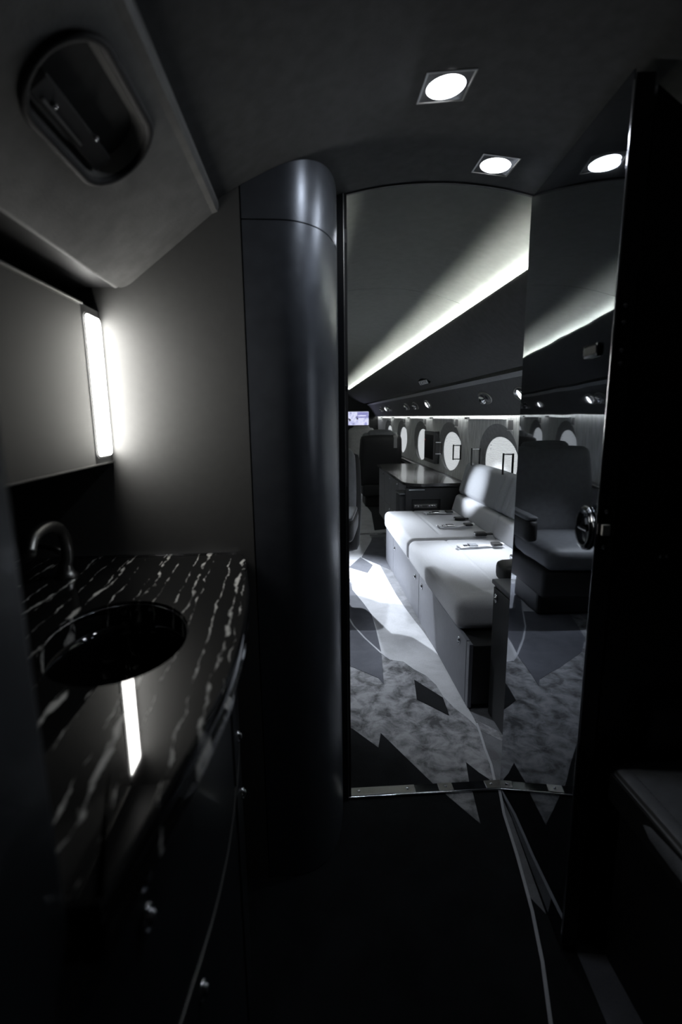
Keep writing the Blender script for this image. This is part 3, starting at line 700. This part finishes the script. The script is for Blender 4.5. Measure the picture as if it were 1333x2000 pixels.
# ------------------------------------------------------------------ vanity: mirror cabinet, light, counter, sink, faucet, cupboard
mc = root('mirror_cabinet', (-.59, .75, 1.168), 'dark mirror cabinet over the vanity counter', 'mirror')
link('body', B(-.719, -.463, .295, 1.203, 1.168, 1.498), 'black', mc)
link('mirror', B(-.4628, -.455, .295, 1.108, 1.170, 1.494), 'mirror', mc, label='softly reflecting mirror glass')
link('light_panel', B(-.4628, -.456, 1.1125, 1.203, 1.170, 1.497), 'wallpanel', mc, label='grey panel round the vanity light')
link('top_rail', B(-.4545, -.450, .295, 1.112, 1.4945, 1.4985, bev=.001), 'brushed', mc)
link('bottom_rail', B(-.4628, -.4535, .295, 1.203, 1.1655, 1.1695, bev=.001), 'brushed', mc)
sc = root('vanity_light', (-.455, 1.16, 1.19), 'bright vertical bar light at the right end of the mirror', 'wall light')
mt = frame((-.4555, 1.161, 1.3325), (1, 0, 0), (0, 1, 0))
bm = bmesh.new(); v = loft(bm, [rring(mt, .037, .1475, .011, 0), rring(mt, .037, .1475, .011, .003), rring(mt, .034, .1445, .009, .0045)]); bm.faces.new(v[-1]); link('diffuser', bm, 'diffuser', sc)
bm = bmesh.new(); loft(bm, [rring(mt, .0395, .150, .012, 0), rring(mt, .0395, .150, .012, .002), rring(mt, .0372, .1477, .011, .002)]); link('bezel', bm, 'rubber', sc)

# counter with bowed front and an elliptical sink opening
FE = [(-.176, 1.203), (-.166, 1.196), (-.155, 1.16), (-.139, 1.06), (-.118, .92), (-.107, .786), (-.103, .677), (-.106, .58), (-.116, .49), (-.127, .411), (-.139, .345), (-.148, .296)]
FEs = smooth_poly(FE, 4)
ec = Vector((-.298, .739)); eax = Vector((.285, -.958)).normalized(); ebx = Vector((-eax.y, eax.x)); ea, eb = .152, .103
def ept(t, k=1.0, z=.94): p = ec + eax * (ea * k * cos(t)) + ebx * (eb * k * sin(t)); return (p.x, p.y, z)
ct = root('vanity_counter', (-.40, .75, .885), 'polished black marble counter with pale streaky veins and a bowed front', 'counter')
bm = bmesh.new()
outer = [(-.719, 1.203)] + [tuple(p) for p in FEs] + [(-.719, .296)]
NE = 64
hole = [ept(2 * pi * k / NE) for k in range(NE)]
# radial fill between the hole and the outline: cast a ray from the centre to the outline
def cast(dx, dy):
    best = None
    for (x0, y0), (x1, y1) in zip(outer, outer[1:] + outer[:1]):
        ex, ey = x1 - x0, y1 - y0; den = dx * ey - dy * ex
        if abs(den) < 1e-12: continue
        t = ((x0 - ec.x) * ey - (y0 - ec.y) * ex) / den; s = ((x0 - ec.x) * dy - (y0 - ec.y) * dx) / den
        if t > 0 and -1e-9 <= s <= 1 + 1e-9 and (best is None or t < best): best = t
    return (ec.x + dx * best, ec.y + dy * best)
rays = sorted({round(math.atan2(p[1] - ec.y, p[0] - ec.x), 6) for p in outer} | {round(-pi + 2 * pi * k / 96, 6) for k in range(96)})
hv, ovx = [], []
for an in rays:
    dx, dy = cos(an), sin(an)
    # ellipse radius along this direction
    u = dx * eax.x + dy * eax.y; w_ = dx * ebx.x + dy * ebx.y; rad = 1 / sqrt((u / ea) ** 2 + (w_ / eb) ** 2)
    hv.append((ec.x + dx * rad, ec.y + dy * rad)); ovx.append(cast(dx, dy))
def rg(pts, z, bm=bm): return [bm.verts.new((x, y, z)) for x, y in pts]
def shrink(pts, d):
    q = []
    for i, p in enumerate(pts):
        a_ = Vector(pts[i - 1]); c_ = Vector(pts[(i + 1) % len(pts)]); t = (c_ - a_).normalized(); nn = Vector((-t.y, t.x)); q.append((p[0] + nn.x * d, p[1] + nn.y * d))
    return q
R0 = rg(hv, .936); R1 = rg([(ec.x + (x - ec.x) * 1.012, ec.y + (y - ec.y) * 1.012) for x, y in hv], .940)
Rm = rg([(h[0] * .5 + o_[0] * .5, h[1] * .5 + o_[1] * .5) for h, o_ in zip(hv, ovx)], .940)
R2 = rg(shrink(ovx, .006), .940); R3 = rg(shrink(ovx, .0015), .9385); R4 = rg(ovx, .934); R5 = rg(ovx, .925); R5b = rg(shrink(ovx, .005), .919); R5c = rg(shrink(ovx, .005), .914)
R6 = rg(shrink(ovx, .001), .908); R7 = rg(shrink(ovx, .001), .897); R8 = rg(shrink(ovx, .009), .889); R9 = rg(shrink(ovx, .03), .888); Rh = rg(hv, .90)
rows = [Rh, R0, R1, Rm, R2, R3, R4, R5, R5b, R5c, R6, R7, R8, R9]
for A, Bq in zip(rows, rows[1:]):
    for k in range(len(A)): bm.faces.new((A[k], A[(k + 1) % len(A)], Bq[(k + 1) % len(A)], Bq[k]))
top = link('marble_top', bm, 'marble', ct, smooth=True, angle=30)
flat_where(top, lambda n_: abs(n_.z) > 0.9995)
link('chrome_back_strip', B(-.62, -.18, 1.1985, 1.2035, .9402, .9435, bev=.0008), 'chrome', ct, label='thin bright strip along the wall')
bm = bmesh.new(); rr_ = []
for k, z in ((1.0, .900), (.985, .875), (.95, .840), (.88, .805), (.77, .775), (.62, .755), (.42, .742), (.22, .736), (.10, .735)): rr_.append([ept(2 * pi * i / NE, k, z) for i in range(NE)])
v = loft(bm, [[ept(2 * pi * i / NE, 1.03, .899) for i in range(NE)]] + rr_); bm.faces.new(v[-1])
sk = link('basin', bm, 'porcelain', ct, smooth=True, label='glossy black oval basin')
link('basin_rim', tube(bmesh.new(), [ept(2 * pi * i / NE, .992, .9335) for i in range(NE)], .0016, 6, closed=True), 'darkchrome', sk, smooth=True)
link('drain', lathe(bmesh.new(), [(0, .004), (.012, .004), (.017, .003), (.020, 0)], 24, Matrix.Translation((ec.x, ec.y, .7355))), 'chrome', sk, smooth=True)
fc = root('faucet', (-.515, 1.05, .94), 'curved chrome faucet behind the sink, under the mirror', 'faucet')
link('base', lathe(bmesh.new(), [(.024, 0), (.024, .004), (.018, .010), (.014, .02), (.013, .03)], 24, Matrix.Translation((-.515, 1.05, .9402))), 'brushed', fc, smooth=True)
pts = smooth_poly([(1.05, .965), (1.050, .985), (1.035, 1.022), (1.005, 1.050), (.965, 1.066), (.92, 1.072), (.87, 1.066), (.84, 1.045)], 4)
link('spout', tube(bmesh.new(), [(-.515 + .05 * i / len(pts), y, z) for i, (y, z) in enumerate(pts)], [.0125 - .003 * i / len(pts) for i in range(len(pts))], 16), 'brushed', fc, smooth=True)
link('lever', tube(bmesh.new(), [(-.515, 1.05, .99), (-.54, 1.06, 1.0), (-.575, 1.068, 1.004)], [.007, .006, .005], 10), 'brushed', fc, smooth=True)

cb = root('vanity_cupboard', (-.45, .75, 0), 'dark lacquered vanity cupboard under the marble counter', 'cabinet')
front = [p for p in shrink(FEs, -.035)] ; front = [(x - 0.0, y) for x, y in front]
front = [(x - .036, y) for x, y in FEs if y < 1.19]
def cab(z0, z1, dx=0.0, ya=9, yb_=-9):
    pts = [(x + dx, y) for x, y in front if yb_ <= y <= ya]
    return ext_ceil(bmesh.new(), [(-.715, pts[0][1])] + pts + [(-.715, pts[-1][1])], z0, ztop=z1)
link('carcass', cab(.06, .715, -.010), 'black', cb)
link('kick_plate', cab(.002, .06, -.05), 'black', cb)
def cpanel(name, z0, z1, ya, yb_):
    pts = [(x, y) for x, y in front if yb_ <= y <= ya]; back = [(x - .0095, y) for x, y in pts[::-1]]
    return link(name, ext_ceil(bmesh.new(), pts + back, z0, ztop=z1), 'cabinet', cb, smooth=True, angle=40)
d1 = cpanel('drawer', .606, .880, 1.2, .80); d2 = cpanel('drawer', .606, .880, .795, .30)
e1 = cpanel('door', .07, .596, 1.2, .80); e2 = cpanel('door', .07, .596, .795, .30)
bm = bmesh.new(); pts = [(x + .001, y) for x, y in front]
ext_ceil(bm, pts + [(x - .009, y) for x, y in pts[::-1]], .598, ztop=.6035); link('seam_strip', bm, 'brushed', cb, label='thin metal line between drawers and doors')
def push_latch(px, y, z, par):
    x = min(front, key=lambda p: abs(p[1] - y))[0]
    mt = frame((x + .0002, y, z), (1, 0, 0), (0, 1, 0))
    l = link('push_latch', lathe(bmesh.new(), [(.0125, 0), (.0125, .002), (.011, .003), (.010, .0012), (.0075, .0012), (.0070, .006), (.005, .0075), (0, .008)], 20, mt), 'chrome', par, smooth=True)
    return l
push_latch(0, .408, .845, d2); push_latch(0, .408, .80, d2); push_latch(0, .52, .558, e2); push_latch(0, .915, .640, d1); push_latch(0, .93, .50, e1)

# ------------------------------------------------------------------ bench seat at right
bs = root('bench_seat', (.94, .60, 0), 'dark leather bench seat with piped stitched edge in the lower right corner', 'bench')
link('base', B(.675, 1.245, .02, .965, .002, .42, bev=.004), 'black', bs)
def bgv(p):
    return .003 * math.exp(-((p.x + .265) / .005) ** 2) if p.z > .02 else 0
link('cushion', softbox((.585, .95, .08), .022, (40, 30, 6), groove=bgv, puff=.012, mtx=Matrix.Translation((.945, .492, .461))), 'benchleather', bs, smooth=True)
link('cushion_welt', B(.6465, .6525, .022, .962, .424, .489, bev=.002), 'black', bs)  # black strip laid over the cushion side, painting in the shade below the piping
link('piping', tube(bmesh.new(), [(.657, .02 + .95 * i / 20, .492) for i in range(21)], .0035, 8), 'darkleather', bs, smooth=True)
bm = bmesh.new()
for k in range(110): box(bm, .683, .6845, .04 + k * .0083, .0445 + k * .0083, .5005, .5022)
o = link('stitching', bm, 'benchleather', bs); o['kind'] = 'stuff'
link('side_bolster', softbox((.46, .04, .13), .018, (14, 6, 6), puff=.002, mtx=Matrix.Translation((.97, .975, .575))), 'darkleather', bs, smooth=True)

# ------------------------------------------------------------------ sofa
YS0, YSM, YS1 = 2.085, 3.22, 4.285
sf = root('sofa', (1.0, 3.15, 0), 'long grey wool three seat sofa under the windows', 'sofa')
link('frame', B(.682, 1.34, 1.955, 4.28, .03, .300), 'black', sf)
link('kick_plate', B(.70, 1.33, 1.99, 4.26, .002, .03), 'black', sf)
def splate(y0, y1): return link('base_panel', B(.664, .681, y0, y1, .012, .306, bev=.0015), 'sofabase', sf)
link('end_post', B(.664, .681, 1.957, 1.995, .012, .306, bev=.0015), 'sofabase', sf)
pans = [splate(2.0, 2.945), splate(2.950, 3.90), splate(3.905, 4.28)]
def silver_latch(x, y, z, par, r=.016, axis=(-1, 0, 0)):
    mt = frame((x, y, z), axis, (0, 0, 1))
    bm = bmesh.new(); n = 24
    def el(k, zz): return [mt @ Vector((r * 1.15 * k * cos(2 * pi * i / n), r * .8 * k * sin(2 * pi * i / n), zz)) for i in range(n)]
    v = loft(bm, [el(1.0, 0), el(1.0, .003), el(.8, .004), el(.7, .0015), el(.5, .0015), el(.42, .007), el(.2, .008)]); bm.faces.new(v[-1])
    return link('latch', bm, 'chrome', par, smooth=True)
silver_latch(.6635, 2.10, .262, pans[0]); silver_latch(.6635, 2.87, .252, pans[0]); silver_latch(.6635, 3.06, .252, pans[1]); silver_latch(.6635, 3.83, .235, pans[1])
def seat_cushion(y0, y1, near):
    L = y1 - y0; cx_, cy_ = (.655 + 1.30) / 2, (y0 + y1) / 2
    g1 = gline((-.325 + .245, -L / 2 + .14), (-.325 + .245, L / 2), .007, .007); g2 = gline((-.325 + .10, -L / 2 + .12), (-.325 + .245, -L / 2 + .14), .006, .008)
    def g(p):
        if p.z < 0.02: return 0
        s = g1(p.x, p.y)
        if near: s = max(s, g2(p.x, p.y))
        return s
    bmq = softbox((.66, L - .004, .148), .042, (66, 70, 10), groove=g, puff=.006, mtx=Matrix.Translation((cx_ - .002, cy_, .381)))
    return link('seat_cushion', bmq, 'sofa', sf, smooth=True)
seat_cushion(YS0, YSM, True); seat_cushion(YSM + .002, YS1, False)
def back_cushion(y0, y1, z0, z1, thick, mname, nm, gr=None):
    L = y1 - y0; Hh = z1 - z0
    Mx = Matrix.Translation((1.235 + (z0 + z1) / 2 * .30 - .43 * .30 + .06, (y0 + y1) / 2, (z0 + z1) / 2)) @ Matrix.Rotation(R(16), 4, 'Y')
    return link(nm, softbox((thick, L - .004, Hh - .002), .035, (8, 110, 22), groove=gr, puff=.010, mtx=Mx), mname, sf, smooth=True)
def grv(ys):
    ls = [gline((y + .03, -.18), (y - .03, .18), .012, .010) for y in ys]
    def g(p): return max(l(p.y, p.z) for l in ls) if p.x < 0 else 0
    return g
for (y0, y1) in ((YS0 + .01, 3.30), (3.302, YS1)):
    m_ = (y0 + y1) / 2; L = y1 - y0
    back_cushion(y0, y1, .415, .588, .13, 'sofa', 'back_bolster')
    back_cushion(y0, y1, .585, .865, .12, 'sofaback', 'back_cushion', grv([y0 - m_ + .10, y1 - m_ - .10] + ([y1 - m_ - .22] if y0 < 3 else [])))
# dark armrest end console at the near end
cn = root('side_console', (1.0, 1.85, 0), 'dark leather end console at the near end of the sofa with chrome latch', 'console')
link('body', B(.750, 1.34, 1.74, 1.93, .004, .585, bev=.004), 'credenza', cn)
link('front_panel', B(.745, .7495, 1.748, 1.925, .012, .575, bev=.001), 'darkleather', cn)
silver_latch(.7445, 1.895, .535, cn, r=.017)
link('top_cap', B(.738, 1.34, 1.735, 1.935, .586, .606, bev=.006, seg=3), 'sofabase', cn, smooth=True, angle=40)
link('arm_pad', softbox((.50, .13, .085), .022, (20, 10, 6), puff=.004, mtx=Matrix.Translation((1.045, 1.99, .612))), 'darkleather', cn, smooth=True)

# seat belts lying on the cushions
def belt(y, label, x0=.935, x1=1.195, tw=0.0):
    t = root('seat_belt', ((x0 + x1) / 2, y, .462), label, 'seat belt', 'seat belts on the sofa')
    zt = .463; bm = bmesh.new(); n = 26; w = .024; rows = []
    for i in range(n + 1):
        s = i / n; x = x1 - (x1 - x0) * s; z = zt + .004 + .006 * abs(sin(s * 9 + tw)) + (.012 * max(0, 1 - s * 8)); yy = y + .010 * sin(s * 5 + tw)
        a_ = .25 * sin(s * 7 + tw)
        rows.append([(x, yy - w * cos(a_), z - w * sin(a_) * .3), (x, yy + w * cos(a_), z + w * sin(a_) * .3), (x, yy + w * cos(a_), z + w * sin(a_) * .3 + .002), (x, yy - w * cos(a_), z - w * sin(a_) * .3 + .002)])
    vs = [[bm.verts.new(p) for p in r] for r in rows]
    for A, Bq in zip(vs, vs[1:]):
        for k in range(4): bm.faces.new((A[k], A[(k + 1) % 4], Bq[(k + 1) % 4], Bq[k]))
    bm.faces.new(vs[0]); bm.faces.new(vs[-1][::-1]); link('strap', bm, 'strap', t)
    # folded strap end
    link('strap_fold', tube(bmesh.new(), [(x0 - .005, y - .03, zt + .006), (x0 - .012, y, zt + .014), (x0 - .002, y + .03, zt + .006)], [.006, .009, .005], 8), 'strap', t, smooth=True)
    bk = link('buckle', B(x0 + .055, x0 + .11, y - .027, y + .027, zt + .010, zt + .020, bev=.003), 'chrome', t)
    link('buckle_tongue', B(x0 + .025, x0 + .054, y - .018, y + .018, zt + .010, zt + .015, bev=.002), 'chrome', t)
    link('adjuster_pad', B(x1 - .075, x1 - .02, y - .034, y + .034, zt + .013, zt + .026, bev=.004), 'rubber', t, label='black square pad')
belt(2.955, 'pale lap belt nearest the camera on the near sofa cushion', .915, 1.195, .5)
belt(3.535, 'pale lap belt in the middle, on the near half of the far cushion', .935, 1.200, 1.9)
belt(4.045, 'pale lap belt farthest away, beside the credenza end of the sofa', .960, 1.200, 3.0)
def receptacle(x, y, label):
    t = root('belt_receptacle', (x, y, .462), label, 'belt buckle', 'belt receptacles')
    link('housing', B(x - .04, x + .04, y - .030, y + .030, .463, .485, bev=.007), 'rubber', t)
    link('stem', B(x + .04, x + .085, y - .014, y + .014, .466, .478, bev=.003), 'darkleather', t)
    link('release_button', B(x - .041, x - .034, y - .014, y + .014, .468, .480, bev=.001), 'chrome', t)
receptacle(1.150, 3.262, 'black belt buckle receptacle tucked at the joint of the two sofa backs')
receptacle(1.165, 3.79, 'black belt buckle receptacle between middle and farthest lap belts')
receptacle(1.17, 2.68, 'belt receptacle beside the dark arm pad')

# ------------------------------------------------------------------ credenza beyond the sofa
cr = root('credenza', (1.08, 5.2, 0), 'dark credenza with glossy wood top beyond the sofa', 'credenza')
def plan_round(x0, x1, y0, y1, r, n=8):
    pts = [(x1, y0), (x1, y1), (x0, y1)]
    for i in range(n + 1): t = R(180 + 90 * i / n); pts.append((x0 + r + r * cos(t), y0 + r + r * sin(t)))
    return pts
link('worktop', ext_ceil(bmesh.new(), plan_round(.845, 1.343, 4.33, 6.25, .17), .655, ztop=.680), 'woodtop', cr)
link('carcass', ext_ceil(bmesh.new(), plan_round(.885, 1.343, 4.42, 6.23, .03), .05, ztop=.654), 'credenza', cr)
link('kick_plate', B(.91, 1.34, 4.45, 6.2, .002, .05), 'black', cr)
for i, (y0, y1) in enumerate(((4.47, 4.86), (4.87, 5.32), (5.33, 5.78), (5.79, 6.22))):
    d_ = link('cupboard_door', B(.873, .8845, y0, y1, .30 if i else .36, .645, bev=.001), 'credenza', cr)
    silver_latch(.8725, y0 + .06, .60, d_, r=.011)
    dw = link('drawer', B(.873, .8845, y0, y1, .06, .295 if i else .355, bev=.001), 'credenza', cr)
    silver_latch(.8725, y0 + .06, .26, dw, r=.011)
# end panel with recessed controls
bm = bmesh.new(); n = 6
y_e = 4.365
def fr(x0, x1, z0, z1, y): return [(x0, y, z0), (x1, y, z0), (x1, y, z1), (x0, y, z1)]
loft(bm, [fr(.85, 1.335, .30, .635, y_e + .05), fr(.85, 1.335, .30, .635, y_e), fr(.905, 1.165, .435, .535, y_e), fr(.915, 1.155, .445, .525, y_e + .025)])
bm.faces.new([v for v in bm.verts][-4:])
ep = link('end_panel', bm, 'darkleather', cr, label='black end panel with a recessed control strip')
for i, (x, wd) in enumerate(((.945, .018), (.968, .018), (.991, .018), (1.03, .036), (1.07, .018), (1.093, .018), (1.116, .018))):
    link('control_button', B(x - wd / 2, x + wd / 2, y_e + .012, y_e + .024, .462, .478, bev=.002), 'chrome' if i != 3 else 'dado', ep)
link('control_bezel', B(.93, 1.14, y_e + .0245, y_e + .0255, .452, .488), 'brushed', ep)
link('switch_strip', B(.875, 1.02, y_e - .004, y_e, .616, .628, bev=.001), 'chrome', ep)
tr_ = root('drink_tray', (.82, 4.48, .40), 'small dark rounded cup holder box at the near corner of the credenza', 'cup holder')
link('body', B(.80, .872, 4.40, 4.60, .33, .575, bev=.02, seg=4), 'darkleather', tr_, smooth=True, angle=40)
link('lid', B(.797, .872, 4.395, 4.605, .5755, .590, bev=.006), 'seatleather', tr_)

# ------------------------------------------------------------------ seats
def make_seat(loc, rz, mname, backm, label, group=None, strap=False, name='cabin_seat', hw=.31, bw=0.0):
    t = root(name, (0, 0, 0), label, 'seat', group)
    # local: faces -Y, back at +Y
    link('pedestal', B(-.20, .20, -.16, .24, .002, .16, bev=.02), 'black', t)
    link('shroud', B(-.24, .24, -.30, .32, .16, .34, bev=.03, seg=3), backm, t, smooth=True, angle=40)
    link('seat_cushion', softbox((.46, .56, .14), .045, (14, 14, 6), puff=.015, mtx=Matrix.Translation((0, -.06, .415))), mname, t, smooth=True)
    link('backrest', softbox((.50 + bw, .13, .62), .05, (14, 6, 14), puff=.015, mtx=Matrix.Translation((0, .27, .735)) @ Matrix.Rotation(R(-9), 4, 'X')), mname, t, smooth=True)
    link('back_shell', softbox((.56 + bw, .08, .70), .035, (14, 6, 14), puff=.015, mtx=Matrix.Translation((0, .335, .66)) @ Matrix.Rotation(R(-9), 4, 'X')), backm, t, smooth=True)
    link('headrest', softbox((.34, .10, .13), .04, (12, 6, 6), puff=.01, mtx=Matrix.Translation((0, .335, 1.015)) @ Matrix.Rotation(R(-9), 4, 'X')), mname, t, smooth=True)
    for s in (-1, 1):
        link('armrest', softbox((.075, .44, .14), .03, (8, 12, 8), puff=.004, mtx=Matrix.Translation((s * (hw - .04), -.04, .575))), backm, t, smooth=True)
        link('arm_pad', softbox((.07, .40, .03), .014, (6, 12, 4), mtx=Matrix.Translation((s * (hw - .04), -.05, .652))), mname, t, smooth=True)
    if strap:
        link('shoulder_strap', B(-.215, -.17, .415, .425, .84, 1.0, bev=.003), 'greyseat', t, label='grey strap hanging from the headrest')
        link('strap_clip', B(-.223, -.162, .413, .428, .985, 1.015, bev=.004), 'brushed', t)
    t.location = loc; t.rotation_euler = (0, 0, R(rz)); return t
make_seat((-.03, 3.28, 0), -10, 'seatleather', 'blackseat', 'dark leather seat left of the aisle facing the camera, seen in the door reflection', hw=.34, bw=.10)
s2 = make_seat((.985, 7.25, 0), 180, 'seatleather', 'blackseat', 'large black seat seen from behind beyond the credenza, with a strap on its back', strap=True, hw=.33)
make_seat((1.03, 9.55, 0), 0, 'greyseat', 'greyseat', 'pale grey seat at the far end of the cabin, below the screen', 'far grey seats')
make_seat((.34, 9.55, 0), 0, 'greyseat', 'greyseat', 'pale grey seat at the far end, mostly hidden by the doorway jamb', 'far grey seats')
make_seat((-.22, 6.5, 0), 180, 'seatleather', 'blackseat', 'black seat farther forward on the left of the aisle, seen only in reflection')

# ------------------------------------------------------------------ screens, sign, handles, reading lights
sb = root('bulkhead_screen', (1.0, 10.38, 1.1), 'lit moving map screen on the far bulkhead', 'screen')
link('frame', B(.66, 1.27, 10.365, 10.398, 1.065, 1.39, bev=.003), 'black', sb)
scn = link('display', B(.70, 1.232, 10.362, 10.3645, 1.095, 1.365), 'map', sb, label='bluish white map picture')
link('caption_bar', B(1.00, 1.225, 10.3595, 10.3615, 1.24, 1.355), emat('map_panel', (0.22, 0.22, 0.5), 1.0), scn)
link('caption_line', B(1.015, 1.18, 10.3575, 10.3590, 1.275, 1.290), emat('map_line', (0.8, 0.82, 1.0), 1.0), scn)
bm = bmesh.new()
for pts in ([(.81, 1.24), (.85, 1.225), (.875, 1.20), (.845, 1.165), (.83, 1.19), (.812, 1.215)], [(.98, 1.245), (1.02, 1.235), (1.01, 1.20), (.99, 1.215)], [(.72, 1.30), (.80, 1.31), (.79, 1.295), (.73, 1.29)]):
    prism(bm, pts, 10.3600, 10.3615)
link('map_land', bm, emat('map_dark', (0.03, 0.03, 0.08), 0.6), scn)
mo = root('side_monitor', (1.42, 5.7, .75), 'dark wall monitor covering part of the third window with a red standby light', 'monitor')
link('casing', B(1.378, 1.432, 5.48, 5.95, .742, 1.095, bev=.004), 'darkleather', mo)
link('bezel', B(1.373, 1.3775, 5.482, 5.948, .745, 1.093, bev=.001), 'dado', mo)
link('screen', B(1.3715, 1.3728, 5.52, 5.91, .785, 1.055), 'blacklac', mo)
link('standby_light', B(1.370, 1.3713, 5.898, 5.903, .993, .998), 'red', mo)
link('top_edge', B(1.375, 1.43, 5.482, 5.948, 1.0955, 1.100), 'brushed', mo)
es = root('exit_sign', (1.01, 4.41, 1.55), 'small grey EXIT sign on the right overhead valance', 'sign')
p0 = Vector((1.000, 4.41, 1.548)); en = Vector((-.62, -.55, -.56)).normalized(); mt = frame(p0, en, (.70, -.72, .22)); 
yx = (mt.to_3x3() @ Vector((0, 1, 0))).z
if yx < 0: mt = mt @ Matrix.Rotation(pi, 4, 'Z')
bm = bmesh.new(); box(bm, -.052, .052, -.024, .024, -.035, -.001, bev=.004, mtx=mt); link('housing', bm, 'black', es)
bm = bmesh.new(); box(bm, -.045, .045, -.018, .018, -.001, .002, bev=.001, mtx=mt); link('sign_plate', bm, 'shadehead', es)
text('EXIT', .036, 'rubber', es, mt @ Matrix.Translation((0, 0, .0028)))

HAND = ('nearest the camera, in front of the second window', 'between the second and third windows', 'at the far edge of the third window opening', 'just past the wall monitor')
def wall_handle(y, z0, z1, which, side=1):
    X = lambda x: x if side == 1 else 2 * CX - x
    t = root('grab_handle', (X(1.42), y, z0), 'black bar grab handle ' + which, 'handle', 'grab handles by the windows')
    link('grip_bar', cyl(bmesh.new(), (X(1.355), y, z0 - .008), (X(1.355), y, z1 + .008), .0065, n=14), 'rubber', t, smooth=True, angle=40)
    xa, xb = sorted((X(1.418), X(1.430))); link('wall_bar', B(xa, xb, y - .007, y + .007, z0 - .006, z1 + .006, bev=.002), 'rubber', t)
    for z in (z0, z1): link('chrome_arm', cyl(bmesh.new(), (X(1.355), y, z), (X(1.424), y, z), .0055, n=12), 'chrome', t, smooth=True, angle=40)
wall_handle(3.44, .862, .995, 'nearest the camera, over the pale shade beside the sofa back')
wall_handle(4.13, .862, .990, 'between the two windows nearest the camera')
wall_handle(4.67, .862, .990, 'over the shade of the middle visible window')
wall_handle(5.36, .862, .985, 'just in front of the wall monitor')

def service_light(y, z, side, lit, label, kind='light'):
    x = circ(z, side); nrm = Vector((-(x - CX), 0, -(z - .785))).normalized()
    mt = frame((x, y, z), nrm, (0, 1, 0))
    t = root('reading_light' if lit else 'air_gasper', (x, y, z), label, 'reading light' if lit else 'air nozzle')
    bm = bmesh.new(); n = 28
    def el(a_, b_, zz, off=0.0): return [mt @ Vector((a_ * cos(2 * pi * i / n) + off, b_ * sin(2 * pi * i / n), zz)) for i in range(n)]
    v = loft(bm, [el(.125, .052, -.001), el(.125, .052, .004), el(.112, .045, .008), el(.104, .040, .003), el(.03, .015, -.001)]); bm.faces.new(v[-1])
    link('bezel', bm, 'brushed' , t, smooth=True)
    if lit:
        link('lens_ring', lathe(bmesh.new(), [(.046, .002), (.044, .016), (.038, .020), (.035, .014)], 24, mt), 'chrome', t, smooth=True)
        link('lens', lathe(bmesh.new(), [(0, .022), (.020, .020), (.035, .014)], 24, mt), 'lens', t, smooth=True, label='glowing lens')
    else:
        link('eyeball', lathe(bmesh.new(), [(.036, .002), (.040, .014), (.036, .030), (.026, .041), (.019, .043), (.016, .034), (0, .034)], 24, mt), 'chrome', t, smooth=True)
        link('nozzle', lathe(bmesh.new(), [(.0135, .032), (.0135, .046), (.008, .048), (0, .047)], 16, mt), 'rubber', t, smooth=True)
ZL = 1.390
service_light(3.05, ZL, 1, True, 'bright reading light above the near sofa cushion, beside the door edge')
service_light(3.70, ZL, 1, False, 'chrome swivel air nozzle between the near reading light and the exit sign')
service_light(5.50, ZL, 1, True, 'glowing reading light above the wall monitor')
service_light(6.12, ZL, 1, False, 'chrome air nozzle just past the second reading light')
service_light(6.66, ZL, 1, False, 'chrome air nozzle second past the middle reading light')
service_light(8.05, ZL, 1, False, 'nearest nozzle of the far cluster over the black seat')
service_light(8.45, ZL, 1, True, 'small glowing reading light in the far cluster')
service_light(8.95, ZL, 1, False, 'farthest air nozzle on the right service panel')
service_light(4.47, ZL, -1, True, 'lit reading light on the left service panel over the aisle-side seat')
service_light(4.24, ZL, -1, False, 'air nozzle beside the near lit light on the left panel')
service_light(3.10, ZL, -1, True, 'lit reading light nearest the doorway on the left panel')
service_light(6.20, ZL, -1, True, 'second lit reading light on the left panel')
service_light(6.90, ZL, -1, False, 'first air nozzle past the second left light')
service_light(7.30, ZL, -1, False, 'second air nozzle past the second left light')
